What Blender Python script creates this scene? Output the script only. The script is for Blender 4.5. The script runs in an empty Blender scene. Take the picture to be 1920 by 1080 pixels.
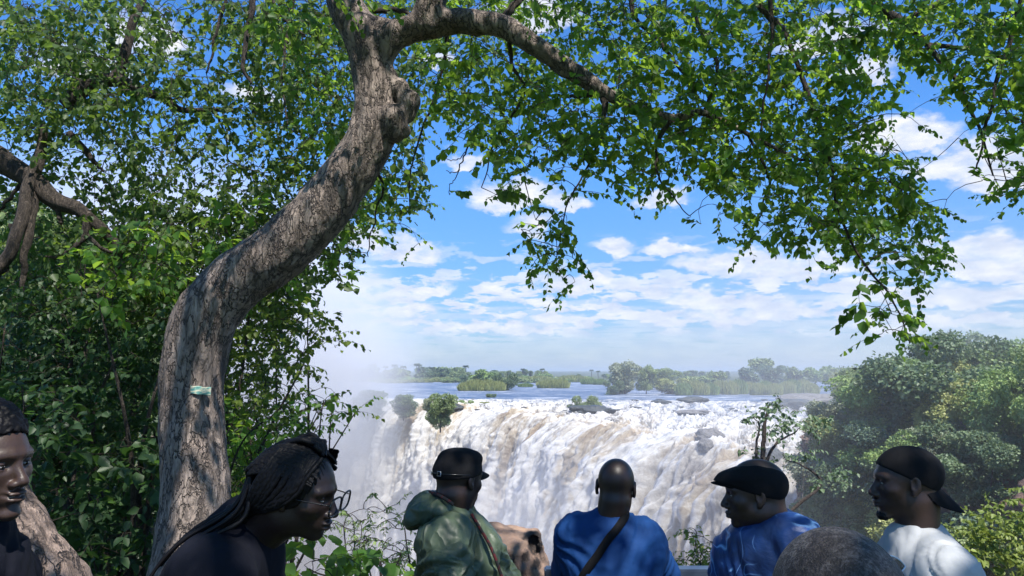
import bpy, math, os
import numpy as np
from mathutils import Vector, Matrix

R = math.radians
sc = bpy.context.scene
col = sc.collection
rng = np.random.default_rng(7)

# ------------------------------------------------------------------ camera
EYE = 2.0                    # camera height over the near ground
FPX = 1400.0                 # focal length in pixels of the 1920 wide photograph
PITCH = math.atan(160 / FPX) # horizon at y = 700
cam_d = bpy.data.cameras.new("camera")
cam_d.sensor_width = 36.0
cam_d.lens = 36.0 * FPX / 1920
cam_d.clip_start = 0.05
cam_d.clip_end = 30000
cam = bpy.data.objects.new("camera", cam_d)
cam.location = (0, 0, EYE)
cam.rotation_euler = (math.pi / 2 + PITCH, 0, 0)
col.objects.link(cam)
sc.camera = cam

# ------------------------------------------------------------------ light
SUN_EL, SUN_AZ = 60.0, 148.0      # azimuth clockwise from +Y (the view direction)
EXPOSURE = 1.12
SKY_STRENGTH = 0.145
sun_d = bpy.data.lights.new("sun", 'SUN')
sun_d.energy = 3.2
sun_d.angle = R(0.53)
sun_d.color = (1.0, 0.955, 0.88)
sun = bpy.data.objects.new("sun", sun_d)
sdir = Vector((math.sin(R(SUN_AZ)) * math.cos(R(SUN_EL)), math.cos(R(SUN_AZ)) * math.cos(R(SUN_EL)), math.sin(R(SUN_EL))))
sun.rotation_euler = sdir.to_track_quat('Z', 'Y').to_euler()
col.objects.link(sun)

sc.view_settings.view_transform = 'Standard'
sc.view_settings.look = 'None'
sc.view_settings.gamma = 1
sc.view_settings.exposure = EXPOSURE
sc.view_settings.use_curve_mapping = False
cy = sc.cycles
cy.max_bounces = 7
cy.diffuse_bounces = 3
cy.glossy_bounces = 2
cy.transmission_bounces = 4
cy.transparent_max_bounces = 8
cy.volume_bounces = 2
cy.caustics_reflective = False
cy.caustics_refractive = False
cy.sample_clamp_indirect = 4.0
cy.volume_step_rate = 2.0
cy.volume_max_steps = 96


def at(px, py, Y):
    """World point seen at pixel (px, py) of the 1920x1080 photograph at forward distance Y."""
    u, v = (px - 960) / FPX, (540 - py) / FPX
    cp, sp = math.cos(PITCH), math.sin(PITCH)
    d = Vector((u, cp - v * sp, sp + v * cp))
    return Vector((0, 0, EYE)) + d * (Y / d.y)


def azel(px, py):
    d = (at(px, py, 1.0) - Vector((0, 0, EYE))).normalized()
    return math.atan2(d.x, d.y), math.asin(d.z)


# ------------------------------------------------------------------ nodes
class NT:
    """tiny node tree helper"""
    def __init__(s, tree):
        s.t = tree
        s.n = tree.nodes
        s.l = tree.links

    def new(s, kind, **kw):
        n = s.n.new(kind)
        for k, v in kw.items():
            setattr(n, k, v)
        return n

    def put(s, sock, v):
        if v is None:
            return
        if hasattr(v, 'is_output') or isinstance(v, bpy.types.NodeSocket):
            s.l.new(v, sock)
        else:
            sock.default_value = v

    def math(s, op, a, b=None, c=None, clamp=False):
        n = s.new('ShaderNodeMath', operation=op, use_clamp=clamp)
        s.put(n.inputs[0], a); s.put(n.inputs[1], b)
        if c is not None:
            s.put(n.inputs[2], c)
        return n.outputs[0]

    def vmath(s, op, a, b=None):
        n = s.new('ShaderNodeVectorMath', operation=op)
        s.put(n.inputs[0], a); s.put(n.inputs[1], b)
        return n.outputs[1] if op in ('LENGTH', 'DOT_PRODUCT') else n.outputs[0]

    def noise(s, vec, scale, detail=3, rough=0.55, dist=0.0, out=0):
        n = s.new('ShaderNodeTexNoise')
        if vec is not None:
            s.put(n.inputs['Vector'], vec)
        n.inputs['Scale'].default_value = scale
        n.inputs['Detail'].default_value = detail
        n.inputs['Roughness'].default_value = rough
        n.inputs['Distortion'].default_value = dist
        return n.outputs[out]

    def ramp(s, fac, stops, interp='LINEAR'):
        n = s.new('ShaderNodeValToRGB')
        n.color_ramp.interpolation = interp
        e = n.color_ramp.elements
        while len(e) < len(stops):
            e.new(0.5)
        for i, (p, c) in enumerate(stops):
            e[i].position = p
            e[i].color = (c, c, c, 1) if isinstance(c, (int, float)) else (*c, 1)
        s.put(n.inputs[0], fac)
        return n.outputs[0]

    def mix(s, fac, a, b, blend='MIX'):
        n = s.new('ShaderNodeMix', data_type='RGBA', blend_type=blend)
        s.put(n.inputs[0], fac)
        for i, v in ((6, a), (7, b)):
            if isinstance(v, tuple) and len(v) == 3:
                v = (*v, 1)
            s.put(n.inputs[i], v)
        return n.outputs[2]

    def maprange(s, v, a, b, c=0.0, d=1.0, interp='LINEAR'):
        n = s.new('ShaderNodeMapRange', interpolation_type=interp)
        s.put(n.inputs[0], v)
        for i, x in enumerate((a, b, c, d)):
            s.put(n.inputs[i + 1], x)
        return n.outputs[0]

    def mapping(s, vec, scale=(1, 1, 1), loc=(0, 0, 0), rot=(0, 0, 0)):
        n = s.new('ShaderNodeMapping')
        s.put(n.inputs[0], vec)
        n.inputs[1].default_value = loc
        n.inputs[2].default_value = rot
        n.inputs[3].default_value = scale
        return n.outputs[0]


def material(name):
    m = bpy.data.materials.new(name)
    m.use_nodes = True
    nt = NT(m.node_tree)
    b = m.node_tree.nodes['Principled BSDF']
    return m, nt, b


def bump(nt, b, height, strength=0.5, dist=0.01):
    n = nt.new('ShaderNodeBump')
    n.inputs['Strength'].default_value = strength
    n.inputs['Distance'].default_value = dist
    nt.put(n.inputs['Height'], height)
    nt.l.new(n.outputs[0], b.inputs['Normal'])
    return n.outputs[0]


def obj_coord(nt):
    return nt.new('ShaderNodeTexCoord').outputs['Object']


# ------------------------------------------------------------------ world: sky + clouds at infinity
world = bpy.data.worlds.new("World")
sc.world = world
world.use_nodes = True
wt = NT(world.node_tree)
bg = world.node_tree.nodes['Background']
sky = wt.new('ShaderNodeTexSky', sky_type='NISHITA')
sky.sun_disc = False
sky.sun_elevation = R(SUN_EL)
sky.sun_rotation = R(SUN_AZ)
sky.altitude = 900
sky.air_density = 1.0
sky.dust_density = 0.6
sky.ozone_density = 1.6
hs = wt.new('ShaderNodeHueSaturation')
hs.inputs['Saturation'].default_value = 1.3
hs.inputs['Value'].default_value = 1.0
wt.l.new(sky.outputs[0], hs.inputs['Color'])
gen = wt.new('ShaderNodeTexCoord').outputs['Generated']
sx = wt.new('ShaderNodeSeparateXYZ')
wt.l.new(gen, sx.inputs[0])
az = wt.math('ARCTAN2', sx.outputs[0], sx.outputs[1])
el = wt.math('ARCSINE', sx.outputs[2])
cmb = wt.new('ShaderNodeCombineXYZ')
wt.l.new(az, cmb.inputs[0]); wt.l.new(el, cmb.inputs[1])
ae = cmb.outputs[0]
# cloud deck seen in perspective: direction projected onto a plane
den = wt.math('ADD', wt.math('MAXIMUM', sx.outputs[2], 0.0), 0.035)
c2 = wt.new('ShaderNodeCombineXYZ')
wt.l.new(wt.math('DIVIDE', sx.outputs[0], den), c2.inputs[0])
wt.l.new(wt.math('DIVIDE', sx.outputs[1], den), c2.inputs[1])
plane = c2.outputs[0]
# warp for fluffy outlines
wn = wt.noise(wt.mapping(ae, (1, 1.7, 1)), 16.0, 6, 0.62, 0.0, out=1)
warp = wt.vmath('SUBTRACT', wn, (0.5, 0.5, 0.5))
sclv = wt.new('ShaderNodeVectorMath', operation='SCALE')
wt.l.new(warp, sclv.inputs[0]); sclv.inputs['Scale'].default_value = 0.075
aew = wt.vmath('ADD', ae, sclv.outputs[0])
# individual cumulus: (px, py, half width px, half height px, weight)
CLOUDS = [(765, 462, 80, 34, 1.0), (675, 448, 60, 25, .75), (655, 535, 78, 32, .95), (806, 533, 58, 24, 1.0),
          (945, 557, 60, 19, .95), (1052, 520, 62, 26, .95), (1130, 524, 90, 26, .95), (1215, 535, 80, 24, .85),
          (925, 527, 26, 11, .8), (1098, 563, 32, 11, .8), (965, 362, 105, 40, 1.0), (1060, 378, 50, 28, .85),
          (1000, 418, 70, 26, .55), (1150, 452, 52, 22, .7), (1265, 462, 70, 22, .9), (1370, 490, 120, 30, .95),
          (1490, 505, 120, 30, .9), (1240, 372, 60, 20, .6), (1310, 560, 80, 26, .85), (1300, 545, 45, 18, .7),
          (1460, 570, 75, 30, .9), (1700, 240, 105, 44, 1.0), (1810, 290, 110, 45, 1.0), (1880, 320, 80, 40, .95),
          (1835, 476, 100, 42, 1.1), (1900, 465, 90, 50, 1.0), (1740, 447, 28, 12, .7), (1800, 548, 150, 28, .9),
          (1640, 545, 90, 20, .8), (760, 572, 70, 22, .8), (745, 600, 80, 18, .75), (1040, 590, 70, 18, .9),
          (870, 300, 45, 18, .6), (820, 95, 50, 20, .7), (1620, 130, 60, 24, .7), (280, 60, 80, 60, .8),
          (480, 170, 60, 30, .8), (150, 110, 90, 50, .7), (1000, 20, 120, 40, .8), (1380, 585, 120, 16, .85),
          (620, 360, 60, 30, .5), (1560, 60, 120, 40, .7), (1700, 600, 140, 20, .9), (940, 610, 160, 18, .8)]
fld = None
lit = None
for (px, py, w, h, wgt) in CLOUDS:
    a0, e0 = azel(px, py)
    s_ = 1.0 / FPX * math.cos(e0) ** .5
    d = wt.vmath('MULTIPLY', wt.vmath('SUBTRACT', aew, (a0, e0 - h * .35 / FPX, 0)), (1 / (w / FPX * .93), 1 / (h / FPX), 0))
    # flat base: squash below
    sp_ = wt.new('ShaderNodeSeparateXYZ'); wt.l.new(d, sp_.inputs[0])
    yb = wt.math('MULTIPLY', wt.math('MINIMUM', sp_.outputs[1], 0.0), 0.9)
    cc = wt.new('ShaderNodeCombineXYZ')
    wt.l.new(sp_.outputs[0], cc.inputs[0]); wt.l.new(wt.math('ADD', sp_.outputs[1], yb), cc.inputs[1])
    f = wt.math('MULTIPLY', wt.math('SUBTRACT', 1.0, wt.vmath('LENGTH', cc.outputs[0])), wgt)
    fld = f if fld is None else wt.math('MAXIMUM', fld, f)
blob = wt.maprange(fld, -0.12, 0.36, 0, 1, 'SMOOTHSTEP')
fine = wt.noise(wt.mapping(ae, (1, 1.9, 1)), 30.0, 5, 0.6)
blob = wt.math('MULTIPLY', blob, wt.maprange(fine, 0.28, 0.55, 0.55, 1.0))
# deck: thin streaky layer thickening to the horizon
dn = wt.noise(wt.mapping(plane, (0.9, 1.0, 1)), 1.5, 7, 0.56, 0.15)
deckm = wt.maprange(el, R(1.0), R(10.5), 0.42, 0.0)
deckm = wt.math('ADD', deckm, wt.maprange(el, R(8), R(40), 0.0, 0.16))
thr = wt.math('SUBTRACT', 0.74, deckm)
deck = wt.maprange(wt.math('SUBTRACT', dn, thr), -0.03, 0.10, 0, 0.93, 'SMOOTHSTEP')
deck = wt.math('MULTIPLY', deck, wt.maprange(az, -0.42, -0.12, 0.35, 1.0))
pn_ = wt.noise(wt.mapping(ae, (1, 3.6, 1)), 17.0, 7, 0.58, 0.1)
band = wt.math('MULTIPLY', wt.maprange(el, R(1.2), R(3.5)), wt.maprange(el, R(6.5), R(11), 1.0, 0.0))
puffs = wt.math('MULTIPLY', wt.maprange(wt.math('ADD', pn_, wt.math('MULTIPLY', band, .07)), .545, .61, 0, .92, 'SMOOTHSTEP'), band)
cover = wt.math('MAXIMUM', wt.math('MAXIMUM', blob, puffs), wt.math('MULTIPLY', deck, .48))
fade = wt.maprange(el, R(0.2), R(3.5), 0.75, 1.0)
cover = wt.math('MULTIPLY', cover, fade, clamp=True)
shn = wt.noise(wt.mapping(ae, (1, 2.6, 1), loc=(0, 0.012, 0)), 22.0, 5, 0.6)
core = wt.maprange(fld, 0.1, 0.95, 0, 1)
shade = wt.math('ADD', wt.maprange(shn, 0.35, 0.65, 0.0, 1.0), wt.math('MULTIPLY', core, 0.1), clamp=True)
ccol = wt.mix(shade, (2.1, 2.38, 3.0), (3.2, 3.26, 3.4))
hz = wt.new('ShaderNodeVectorMath', operation='SCALE')
wt.l.new(hs.outputs[0], hz.inputs[0])
wt.l.new(wt.maprange(el, 0.0, R(16), 0.27, .66), hz.inputs['Scale'])
tint = wt.mix(wt.maprange(el, 0.0, R(14)), (0.72, 0.90, 1.25), (0.78, 0.95, 1.16))
skyc = wt.mix(cover, wt.mix(1.0, hz.outputs[0], tint, 'MULTIPLY'), ccol)
wt.l.new(skyc, bg.inputs[0])
bg.inputs[1].default_value = SKY_STRENGTH

# ------------------------------------------------------------------ numpy noise
def _hash(ix, iy, iz, seed):
    h = (ix.astype(np.int64) * 374761393 + iy.astype(np.int64) * 668265263 + iz.astype(np.int64) * 2147483647 + seed * 974634777) & 0xFFFFFFFF
    h = ((h ^ (h >> 13)) * 1274126177) & 0xFFFFFFFF
    h = (h ^ (h >> 16)) & 0xFFFFFFFF
    return h.astype(np.float64) / 4294967295.0


def vnoise(p, seed=0):
    """value noise -1..1, p (n,3)"""
    f = np.floor(p); i = f.astype(np.int64); t = p - f
    t = t * t * t * (t * (t * 6 - 15) + 10)
    out = 0
    for dx in (0, 1):
        wx = t[:, 0] if dx else 1 - t[:, 0]
        for dy in (0, 1):
            wy = t[:, 1] if dy else 1 - t[:, 1]
            for dz in (0, 1):
                wz = t[:, 2] if dz else 1 - t[:, 2]
                out = out + wx * wy * wz * _hash(i[:, 0] + dx, i[:, 1] + dy, i[:, 2] + dz, seed)
    return out * 2 - 1


def fbm(p, octaves=4, seed=0, gain=0.5, billow=False):
    a, s, out = 1.0, 0.0, 0
    q = p.copy()
    for o in range(octaves):
        n = vnoise(q, seed + o * 17)
        if billow:
            n = 1 - 2 * np.abs(n)
        out = out + a * n
        s += a
        a *= gain
        q = q * 2.03 + 11.3
    return out / s


def worley(p, seed=0):
    """distance to nearest feature point"""
    i = np.floor(p).astype(np.int64)
    best = np.full(len(p), 9.0)
    for dx in (-1, 0, 1):
        for dy in (-1, 0, 1):
            for dz in (-1, 0, 1):
                c = i + np.array([dx, dy, dz])
                fx = c[:, 0] + _hash(c[:, 0], c[:, 1], c[:, 2], seed)
                fy = c[:, 1] + _hash(c[:, 0], c[:, 1], c[:, 2], seed + 5)
                fz = c[:, 2] + _hash(c[:, 0], c[:, 1], c[:, 2], seed + 9)
                d = (p[:, 0] - fx) ** 2 + (p[:, 1] - fy) ** 2 + (p[:, 2] - fz) ** 2
                best = np.minimum(best, d)
    return np.sqrt(best)


# ------------------------------------------------------------------ mesh helpers
def link(name, me, parent=None, mats=()):
    o = bpy.data.objects.new(name, me)
    col.objects.link(o)
    for m in mats:
        me.materials.append(m)
    if parent is not None:
        o.parent = parent
    return o


def quadmesh(name, V, F, smooth=True, attrs=None, uvs=None):
    """V (n,3) float, F (m,k) int with k = 3 or 4. attrs: name -> (n,) or (n,3) point data"""
    me = bpy.data.meshes.new(name)
    V = np.asarray(V, np.float32); F = np.asarray(F, np.int32)
    me.vertices.add(len(V)); me.vertices.foreach_set('co', V.ravel())
    k = F.shape[1]
    me.loops.add(F.size); me.loops.foreach_set('vertex_index', F.ravel())
    me.polygons.add(len(F)); me.polygons.foreach_set('loop_start', np.arange(0, F.size, k, dtype=np.int32))
    me.update(calc_edges=True)
    if smooth:
        me.polygons.foreach_set('use_smooth', np.ones(len(F), bool))
    for an, ad in (attrs or {}).items():
        ad = np.asarray(ad, np.float32)
        if ad.ndim == 1:
            a = me.attributes.new(an, 'FLOAT', 'POINT'); a.data.foreach_set('value', ad)
        else:
            a = me.attributes.new(an, 'FLOAT_VECTOR', 'POINT'); a.data.foreach_set('vector', ad.ravel())
    me.validate(clean_customdata=False)
    return me


def gridfaces(nu, nv, keep=None):
    """faces of an (nu, nv) vertex grid, row-major with v fastest"""
    i = np.arange(nu - 1)[:, None] * nv + np.arange(nv - 1)[None, :]
    F = np.stack([i, i + nv, i + nv + 1, i + 1], -1).reshape(-1, 4)
    if keep is not None:
        F = F[keep.reshape(-1)]
    return F


def compact(V, F, extra=()):
    u, inv = np.unique(F, return_inverse=True)
    return V[u], inv.reshape(F.shape), [e[u] for e in extra]


def tag(o, label=None, cat=None, group=None, kind=None):
    if label: o['label'] = label
    if cat: o['category'] = cat
    if group: o['group'] = group
    if kind: o['kind'] = kind
    return o


def empty(name, loc=(0, 0, 0), rz=0.0):
    o = bpy.data.objects.new(name, None)
    o.empty_display_size = 0.2
    o.location = loc
    o.rotation_euler = (0, 0, rz)
    col.objects.link(o)
    return o


def frames(P):
    """parallel-transport frames along polyline P (n,3)"""
    T = np.gradient(P, axis=0)
    T /= np.linalg.norm(T, axis=1)[:, None] + 1e-9
    n0 = np.cross(T[0], [0.31, 0.2, 0.93]); n0 /= np.linalg.norm(n0) + 1e-9
    N = [n0]
    for i in range(1, len(P)):
        v = N[-1] - T[i] * np.dot(N[-1], T[i])
        N.append(v / (np.linalg.norm(v) + 1e-9))
    N = np.array(N)
    return T, N, np.cross(T, N)


def tube(P, rad, sides=8, cap=True):
    P = np.asarray(P, float); rad = np.broadcast_to(np.asarray(rad, float), (len(P),))
    T, N, B = frames(P)
    a = np.linspace(0, 2 * math.pi, sides, endpoint=False)
    V = P[:, None] + rad[:, None, None] * (np.cos(a)[None, :, None] * N[:, None] + np.sin(a)[None, :, None] * B[:, None])
    n = len(P)
    F = []
    i = np.arange(n - 1)[:, None] * sides; j = np.arange(sides)[None, :]; j2 = (j + 1) % sides
    F = np.stack([i + j, i + j2, i + sides + j2, i + sides + j], -1).reshape(-1, 4)
    V = V.reshape(-1, 3)
    if cap:
        V = np.vstack([V, P[:1], P[-1:]])
        c0, c1 = n * sides, n * sides + 1
        q = np.arange(0, sides, 1); q2 = (q + 1) % sides
        F = np.vstack([F, np.stack([np.full(sides, c0), q2, q, q], -1)[:, [0, 1, 2, 2]] * 0 + np.stack([np.full(sides, c0), q2, q, np.full(sides, c0)], -1)]) if False else F
        if sides % 2 == 0:
            h = np.arange(0, sides, 2)
            F = np.vstack([F, np.stack([np.full(len(h), c0), (h + 2) % sides, h + 1, h], -1),
                           np.stack([np.full(len(h), c1), h + (n - 1) * sides, h + 1 + (n - 1) * sides, (h + 2) % sides + (n - 1) * sides], -1)])
    return V, F


class Build:
    """collects quads"""
    def __init__(s):
        s.V, s.F, s.n, s.A = [], [], 0, []

    def add(s, V, F, a=0.5):
        s.V.append(np.asarray(V, float)); s.F.append(np.asarray(F) + s.n); s.n += len(V)
        s.A.append(np.broadcast_to(np.asarray(a, float), (len(V),)))

    def tube(s, P, rad, sides=8, a=0.5):
        s.add(*tube(P, rad, sides), a)

    def mesh(s, name, smooth=True):
        return quadmesh(name, np.vstack(s.V), np.vstack(s.F), smooth, {'tint': np.concatenate(s.A)})


def spline(P, n):
    """Catmull-Rom through the rows of P (any width), n samples"""
    P = np.asarray(P, float)
    Q = np.vstack([2 * P[0] - P[1], P, 2 * P[-1] - P[-2]])
    m = len(P) - 1
    t = np.linspace(0, m - 1e-9, n)
    i = t.astype(int); f = (t - i)[:, None]
    a, b, c, d = Q[i], Q[i + 1], Q[i + 2], Q[i + 3]
    return 0.5 * (2 * b + (c - a) * f + (2 * a - 5 * b + 4 * c - d) * f ** 2 + (3 * b - a - 3 * c + d) * f ** 3)
# ------------------------------------------------------------------ signed distance modelling (surface nets on a rectilinear grid)
class SDF:
    def __init__(s, xs, ys, zs):
        s.ax = [np.asarray(a, np.float32) for a in (xs, ys, zs)]
        s.F = np.full([len(a) for a in s.ax], 1.0, np.float32)

    def _sl(s, lo, hi):
        r = []
        for a, l, h in zip(s.ax, lo, hi):
            i0 = max(0, int(np.searchsorted(a, l)) - 1); i1 = min(len(a), int(np.searchsorted(a, h)) + 1)
            if i1 <= i0: return None
            r.append(slice(i0, i1))
        return tuple(r)

    def apply(s, fn, lo, hi, k=0.01, op='add'):
        m = k * 1.5 + 0.012
        sl = s._sl(np.array(lo) - m, np.array(hi) + m)
        if sl is None: return
        x = s.ax[0][sl[0]][:, None, None]; y = s.ax[1][sl[1]][None, :, None]; z = s.ax[2][sl[2]][None, None, :]
        d = fn(x, y, z)
        f = s.F[sl]
        if op == 'add':
            h = np.clip(k - np.abs(f - d), 0, None) / k
            s.F[sl] = np.minimum(f, d) - h * h * k * 0.25
        elif op == 'sub':
            d = -d
            h = np.clip(k - np.abs(f - d), 0, None) / k
            s.F[sl] = np.maximum(f, d) + h * h * k * 0.25
        elif op == 'int':
            s.F[sl] = np.maximum(f, d)

    def ell(s, c, r, k=0.012, op='add', M=None):
        c = np.asarray(c, float); r = np.asarray(r, float)
        R_ = np.eye(3) if M is None else np.asarray(M, float)      # columns: local axes in world
        ext = np.sqrt(((R_ * r[None, :]) ** 2).sum(1))

        def fn(x, y, z):
            X, Y, Z = x - c[0], y - c[1], z - c[2]
            q = [(R_[0, i] * X + R_[1, i] * Y + R_[2, i] * Z) / r[i] for i in range(3)]
            k0 = np.sqrt(q[0] ** 2 + q[1] ** 2 + q[2] ** 2)
            k1 = np.sqrt((q[0] / r[0]) ** 2 + (q[1] / r[1]) ** 2 + (q[2] / r[2]) ** 2)
            return (k0 * (k0 - 1) / (k1 + 1e-6)).astype(np.float32)
        s.apply(fn, c - ext, c + ext, k, op)

    def cap(s, a, b, ra, rb, k=0.012, op='add', flat=None):
        """tapered capsule; flat=(dir, factor) squashes distances along dir"""
        a = np.asarray(a, float); b = np.asarray(b, float)
        d = b - a; L2 = float(d @ d) + 1e-12

        def fn(x, y, z):
            X, Y, Z = x - a[0], y - a[1], z - a[2]
            t = np.clip((X * d[0] + Y * d[1] + Z * d[2]) / L2, 0, 1)
            X, Y, Z = X - t * d[0], Y - t * d[1], Z - t * d[2]
            q = X * X + Y * Y + Z * Z
            if flat is not None:
                n, fct = flat
                p = X * n[0] + Y * n[1] + Z * n[2]
                q = q + p * p * (fct * fct - 1)
            return (np.sqrt(q) - (ra + (rb - ra) * t)).astype(np.float32)
        m = max(ra, rb)
        s.apply(fn, np.minimum(a, b) - m, np.maximum(a, b) + m, k, op)

    def chain(s, P, rad, k=0.012, op='add', **kw):
        for i in range(len(P) - 1):
            s.cap(P[i], P[i + 1], rad[i], rad[i + 1], k, op, **kw)

    def mesh(s):
        F = s.F; ax = s.ax
        I = F < 0
        nx, ny, nz = F.shape
        c = I[:-1, :-1, :-1].astype(np.int8)
        tot = sum(I[i:nx - 1 + i, j:ny - 1 + j, l:nz - 1 + l].astype(np.int8) for i in (0, 1) for j in (0, 1) for l in (0, 1))
        mask = (tot > 0) & (tot < 8)
        ci, cj, ck = np.nonzero(mask)
        idx = np.full(mask.shape, -1, np.int64); idx[mask] = np.arange(len(ci))
        acc = np.zeros((len(ci), 3)); cnt = np.zeros(len(ci))
        co = [np.asarray(a, float) for a in ax]
        corners = [(i, j, l) for i in (0, 1) for j in (0, 1) for l in (0, 1)]
        for a in corners:
            for dd in range(3):
                if a[dd] == 1: continue
                b = list(a); b[dd] = 1
                fa = F[ci + a[0], cj + a[1], ck + a[2]]; fb = F[ci + b[0], cj + b[1], ck + b[2]]
                m = (fa < 0) != (fb < 0)
                t = np.where(m, fa / (fa - fb + 1e-20), 0)
                P = np.stack([co[0][ci + a[0]], co[1][cj + a[1]], co[2][ck + a[2]]], -1)
                Q = np.stack([co[0][ci + b[0]], co[1][cj + b[1]], co[2][ck + b[2]]], -1)
                acc += np.where(m[:, None], P + (Q - P) * t[:, None], 0); cnt += m
        V = acc / cnt[:, None]
        Fs = []
        for dd in range(3):
            A = I[tuple(slice(0, n - 1) if q == dd else slice(1, n - 1) for q, n in enumerate(F.shape))]
            B = I[tuple(slice(1, n) if q == dd else slice(1, n - 1) for q, n in enumerate(F.shape))]
            e = np.nonzero(A != B)
            off = [0 if q == dd else 1 for q in range(3)]
            p = [e[q] + off[q] for q in range(3)]
            o1, o2 = [(1, 2), (2, 0), (0, 1)][dd]
            quad = []
            for (da, db) in ((0, 0), (-1, 0), (-1, -1), (0, -1)):
                w = [p[0].copy(), p[1].copy(), p[2].copy()]
                w[o1] = w[o1] + da; w[o2] = w[o2] + db
                quad.append(idx[w[0], w[1], w[2]])
            Q = np.stack(quad, -1)
            fl = A[e]
            Q[~fl] = Q[~fl][:, ::-1]
            ok = (Q >= 0).all(1)
            Fs.append(Q[ok])
        return V, np.vstack(Fs)


def fineaxis(lo, hi, fine, coarse, zones):
    """axis from lo to hi: step `fine` inside any zone, `coarse` outside"""
    v = [lo]
    while v[-1] < hi:
        x = v[-1]
        st = coarse
        for (a, b, f) in zones:
            if a <= x < b: st = min(st, f)
            elif x < a: st = min(st, max(f, (a - x)))
        v.append(x + st)
    return np.array(v)


def vnormals(V, F):
    n = np.zeros_like(V)
    a = V[F[:, 2]] - V[F[:, 0]]; b = V[F[:, 3 if F.shape[1] == 4 else 1]] - V[F[:, 1 if F.shape[1] == 4 else 0]]
    fn = np.cross(a, b)
    for i in range(F.shape[1]):
        np.add.at(n, F[:, i], fn)
    return n / (np.linalg.norm(n, axis=1)[:, None] + 1e-12)


def smoothV(V, F, it=1, lam=0.5):
    E = np.vstack([F[:, [i, (i + 1) % F.shape[1]]] for i in range(F.shape[1])])
    for _ in range(it):
        acc = np.zeros_like(V); c = np.zeros(len(V))
        np.add.at(acc, E[:, 0], V[E[:, 1]]); np.add.at(acc, E[:, 1], V[E[:, 0]])
        np.add.at(c, E[:, 0], 1); np.add.at(c, E[:, 1], 1)
        V = V + lam * (acc / np.maximum(c, 1)[:, None] - V)
    return V
# ------------------------------------------------------------------ terrain, river, falls
RIV = -8.0
LIP = np.array([(37, 76), (29, 80), (24, 95), (20, 115), (15, 140), (7, 165), (-8, 195), (-24, 215), (-42, 235), (-70, 262), (-120, 300), (-200, 350)], float)
NEAR = np.array([(-190, 330), (-110, 240), (-60, 150), (-34, 95), (-21, 60), (-9.5, 26), (-5.2, 13), (-2.6, 6.2), (-0.5, 4.6), (3, 4.4), (6.5, 5.6), (10, 9), (15, 15), (22, 26), (27, 38), (26, 48), (24.5, 56), (27, 64), (34, 70)], float)
GORGE = np.vstack([LIP, NEAR])


def seg_dist(P, A, B):
    d = B - A
    t = np.clip(((P - A) @ d) / (d @ d), 0, 1)
    q = A + t[:, None] * d
    return np.hypot(*(P - q).T)


def inside(P, poly):
    x, y = P.T
    c = np.zeros(len(P), bool)
    n = len(poly)
    for i in range(n):
        x1, y1 = poly[i]; x2, y2 = poly[(i + 1) % n]
        if y1 == y2:
            continue
        m = ((y1 > y) != (y2 > y)) & (x < (x2 - x1) * (y - y1) / (y2 - y1) + x1)
        c ^= m
    return c


def polydist(P, L):
    return np.min([seg_dist(P, L[i], L[i + 1]) for i in range(len(L) - 1)], axis=0)


SHORE = np.array([(37, 76), (42, 95), (54, 130), (88, 210), (150, 345), (260, 560), (480, 900)], float)  # right bank of the river
RIVER_POLY = np.vstack([LIP[::-1], SHORE[1:], np.array([(480, 905), (-700, 905), (-700, 500)])])


def ground_z(P):
    P = np.asarray(P, float)
    inr = inside(P, RIVER_POLY)
    ing = inside(P, GORGE)
    dn = polydist(P, NEAR)
    # base level: near plateau 0, beyond the river -6.4; the right bank drops from 0 to about -4.5
    t = np.clip((P[:, 1] - 12) / 30, 0, 1)
    base = -3.0 * t * t * (3 - 2 * t) - 2.4 * np.clip((P[:, 1] - 62) / 60, 0, 1)
    left = np.clip((-P[:, 0] - 3) / 20, 0, 1) * np.clip((P[:, 1]) / 40, 0, 1)
    base = base * (1 - left) + (-1.5) * left
    far = np.clip((P[:, 1] - 330) / 300, 0, 1)
    base = base * (1 - far) + (-7.0) * far
    far2 = np.clip((P[:, 1] - 2500) / 4000, 0, 1)
    base = base + far2 * 26
    n = fbm(np.c_[P * 0.05, np.zeros(len(P))], 3, 3)
    near_flat = np.clip(np.hypot(P[:, 0], P[:, 1]) / 12 - .5, 0, 1)
    z = base + n * 0.8 * near_flat
    z = np.where(inr, -10.0, z)
    dl = polydist(P, LIP)
    dg = np.minimum(dl, dn)
    z = np.where(ing & (dl < dn * 1.2), -11.0, z)
    z = np.where((~ing) & (~inr) & (dl < 3.0), -10.0, z)
    steep = np.where(P[:, 1] > 30, np.where(P[:, 0] > 9, 2.4, 3.2), 1.4)
    z = np.where(ing, np.maximum(np.minimum(z, RIV + 6 if False else z) - dg * steep - np.minimum(dg, 1.0) * 1.5, -85), z)
    return z


def gz(x, y):
    return float(ground_z(np.array([[x, y]]))[0])


# one ground sheet out to the horizon
def axis(lo, hi, c, h0, grow):
    r = [c]
    h = h0
    while r[-1] < hi:
        h *= grow; r.append(r[-1] + h)
    l = [c]; h = h0
    while l[-1] > lo:
        h *= grow; l.append(l[-1] - h)
    return np.array(sorted(set(l[1:] + r)))


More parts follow.
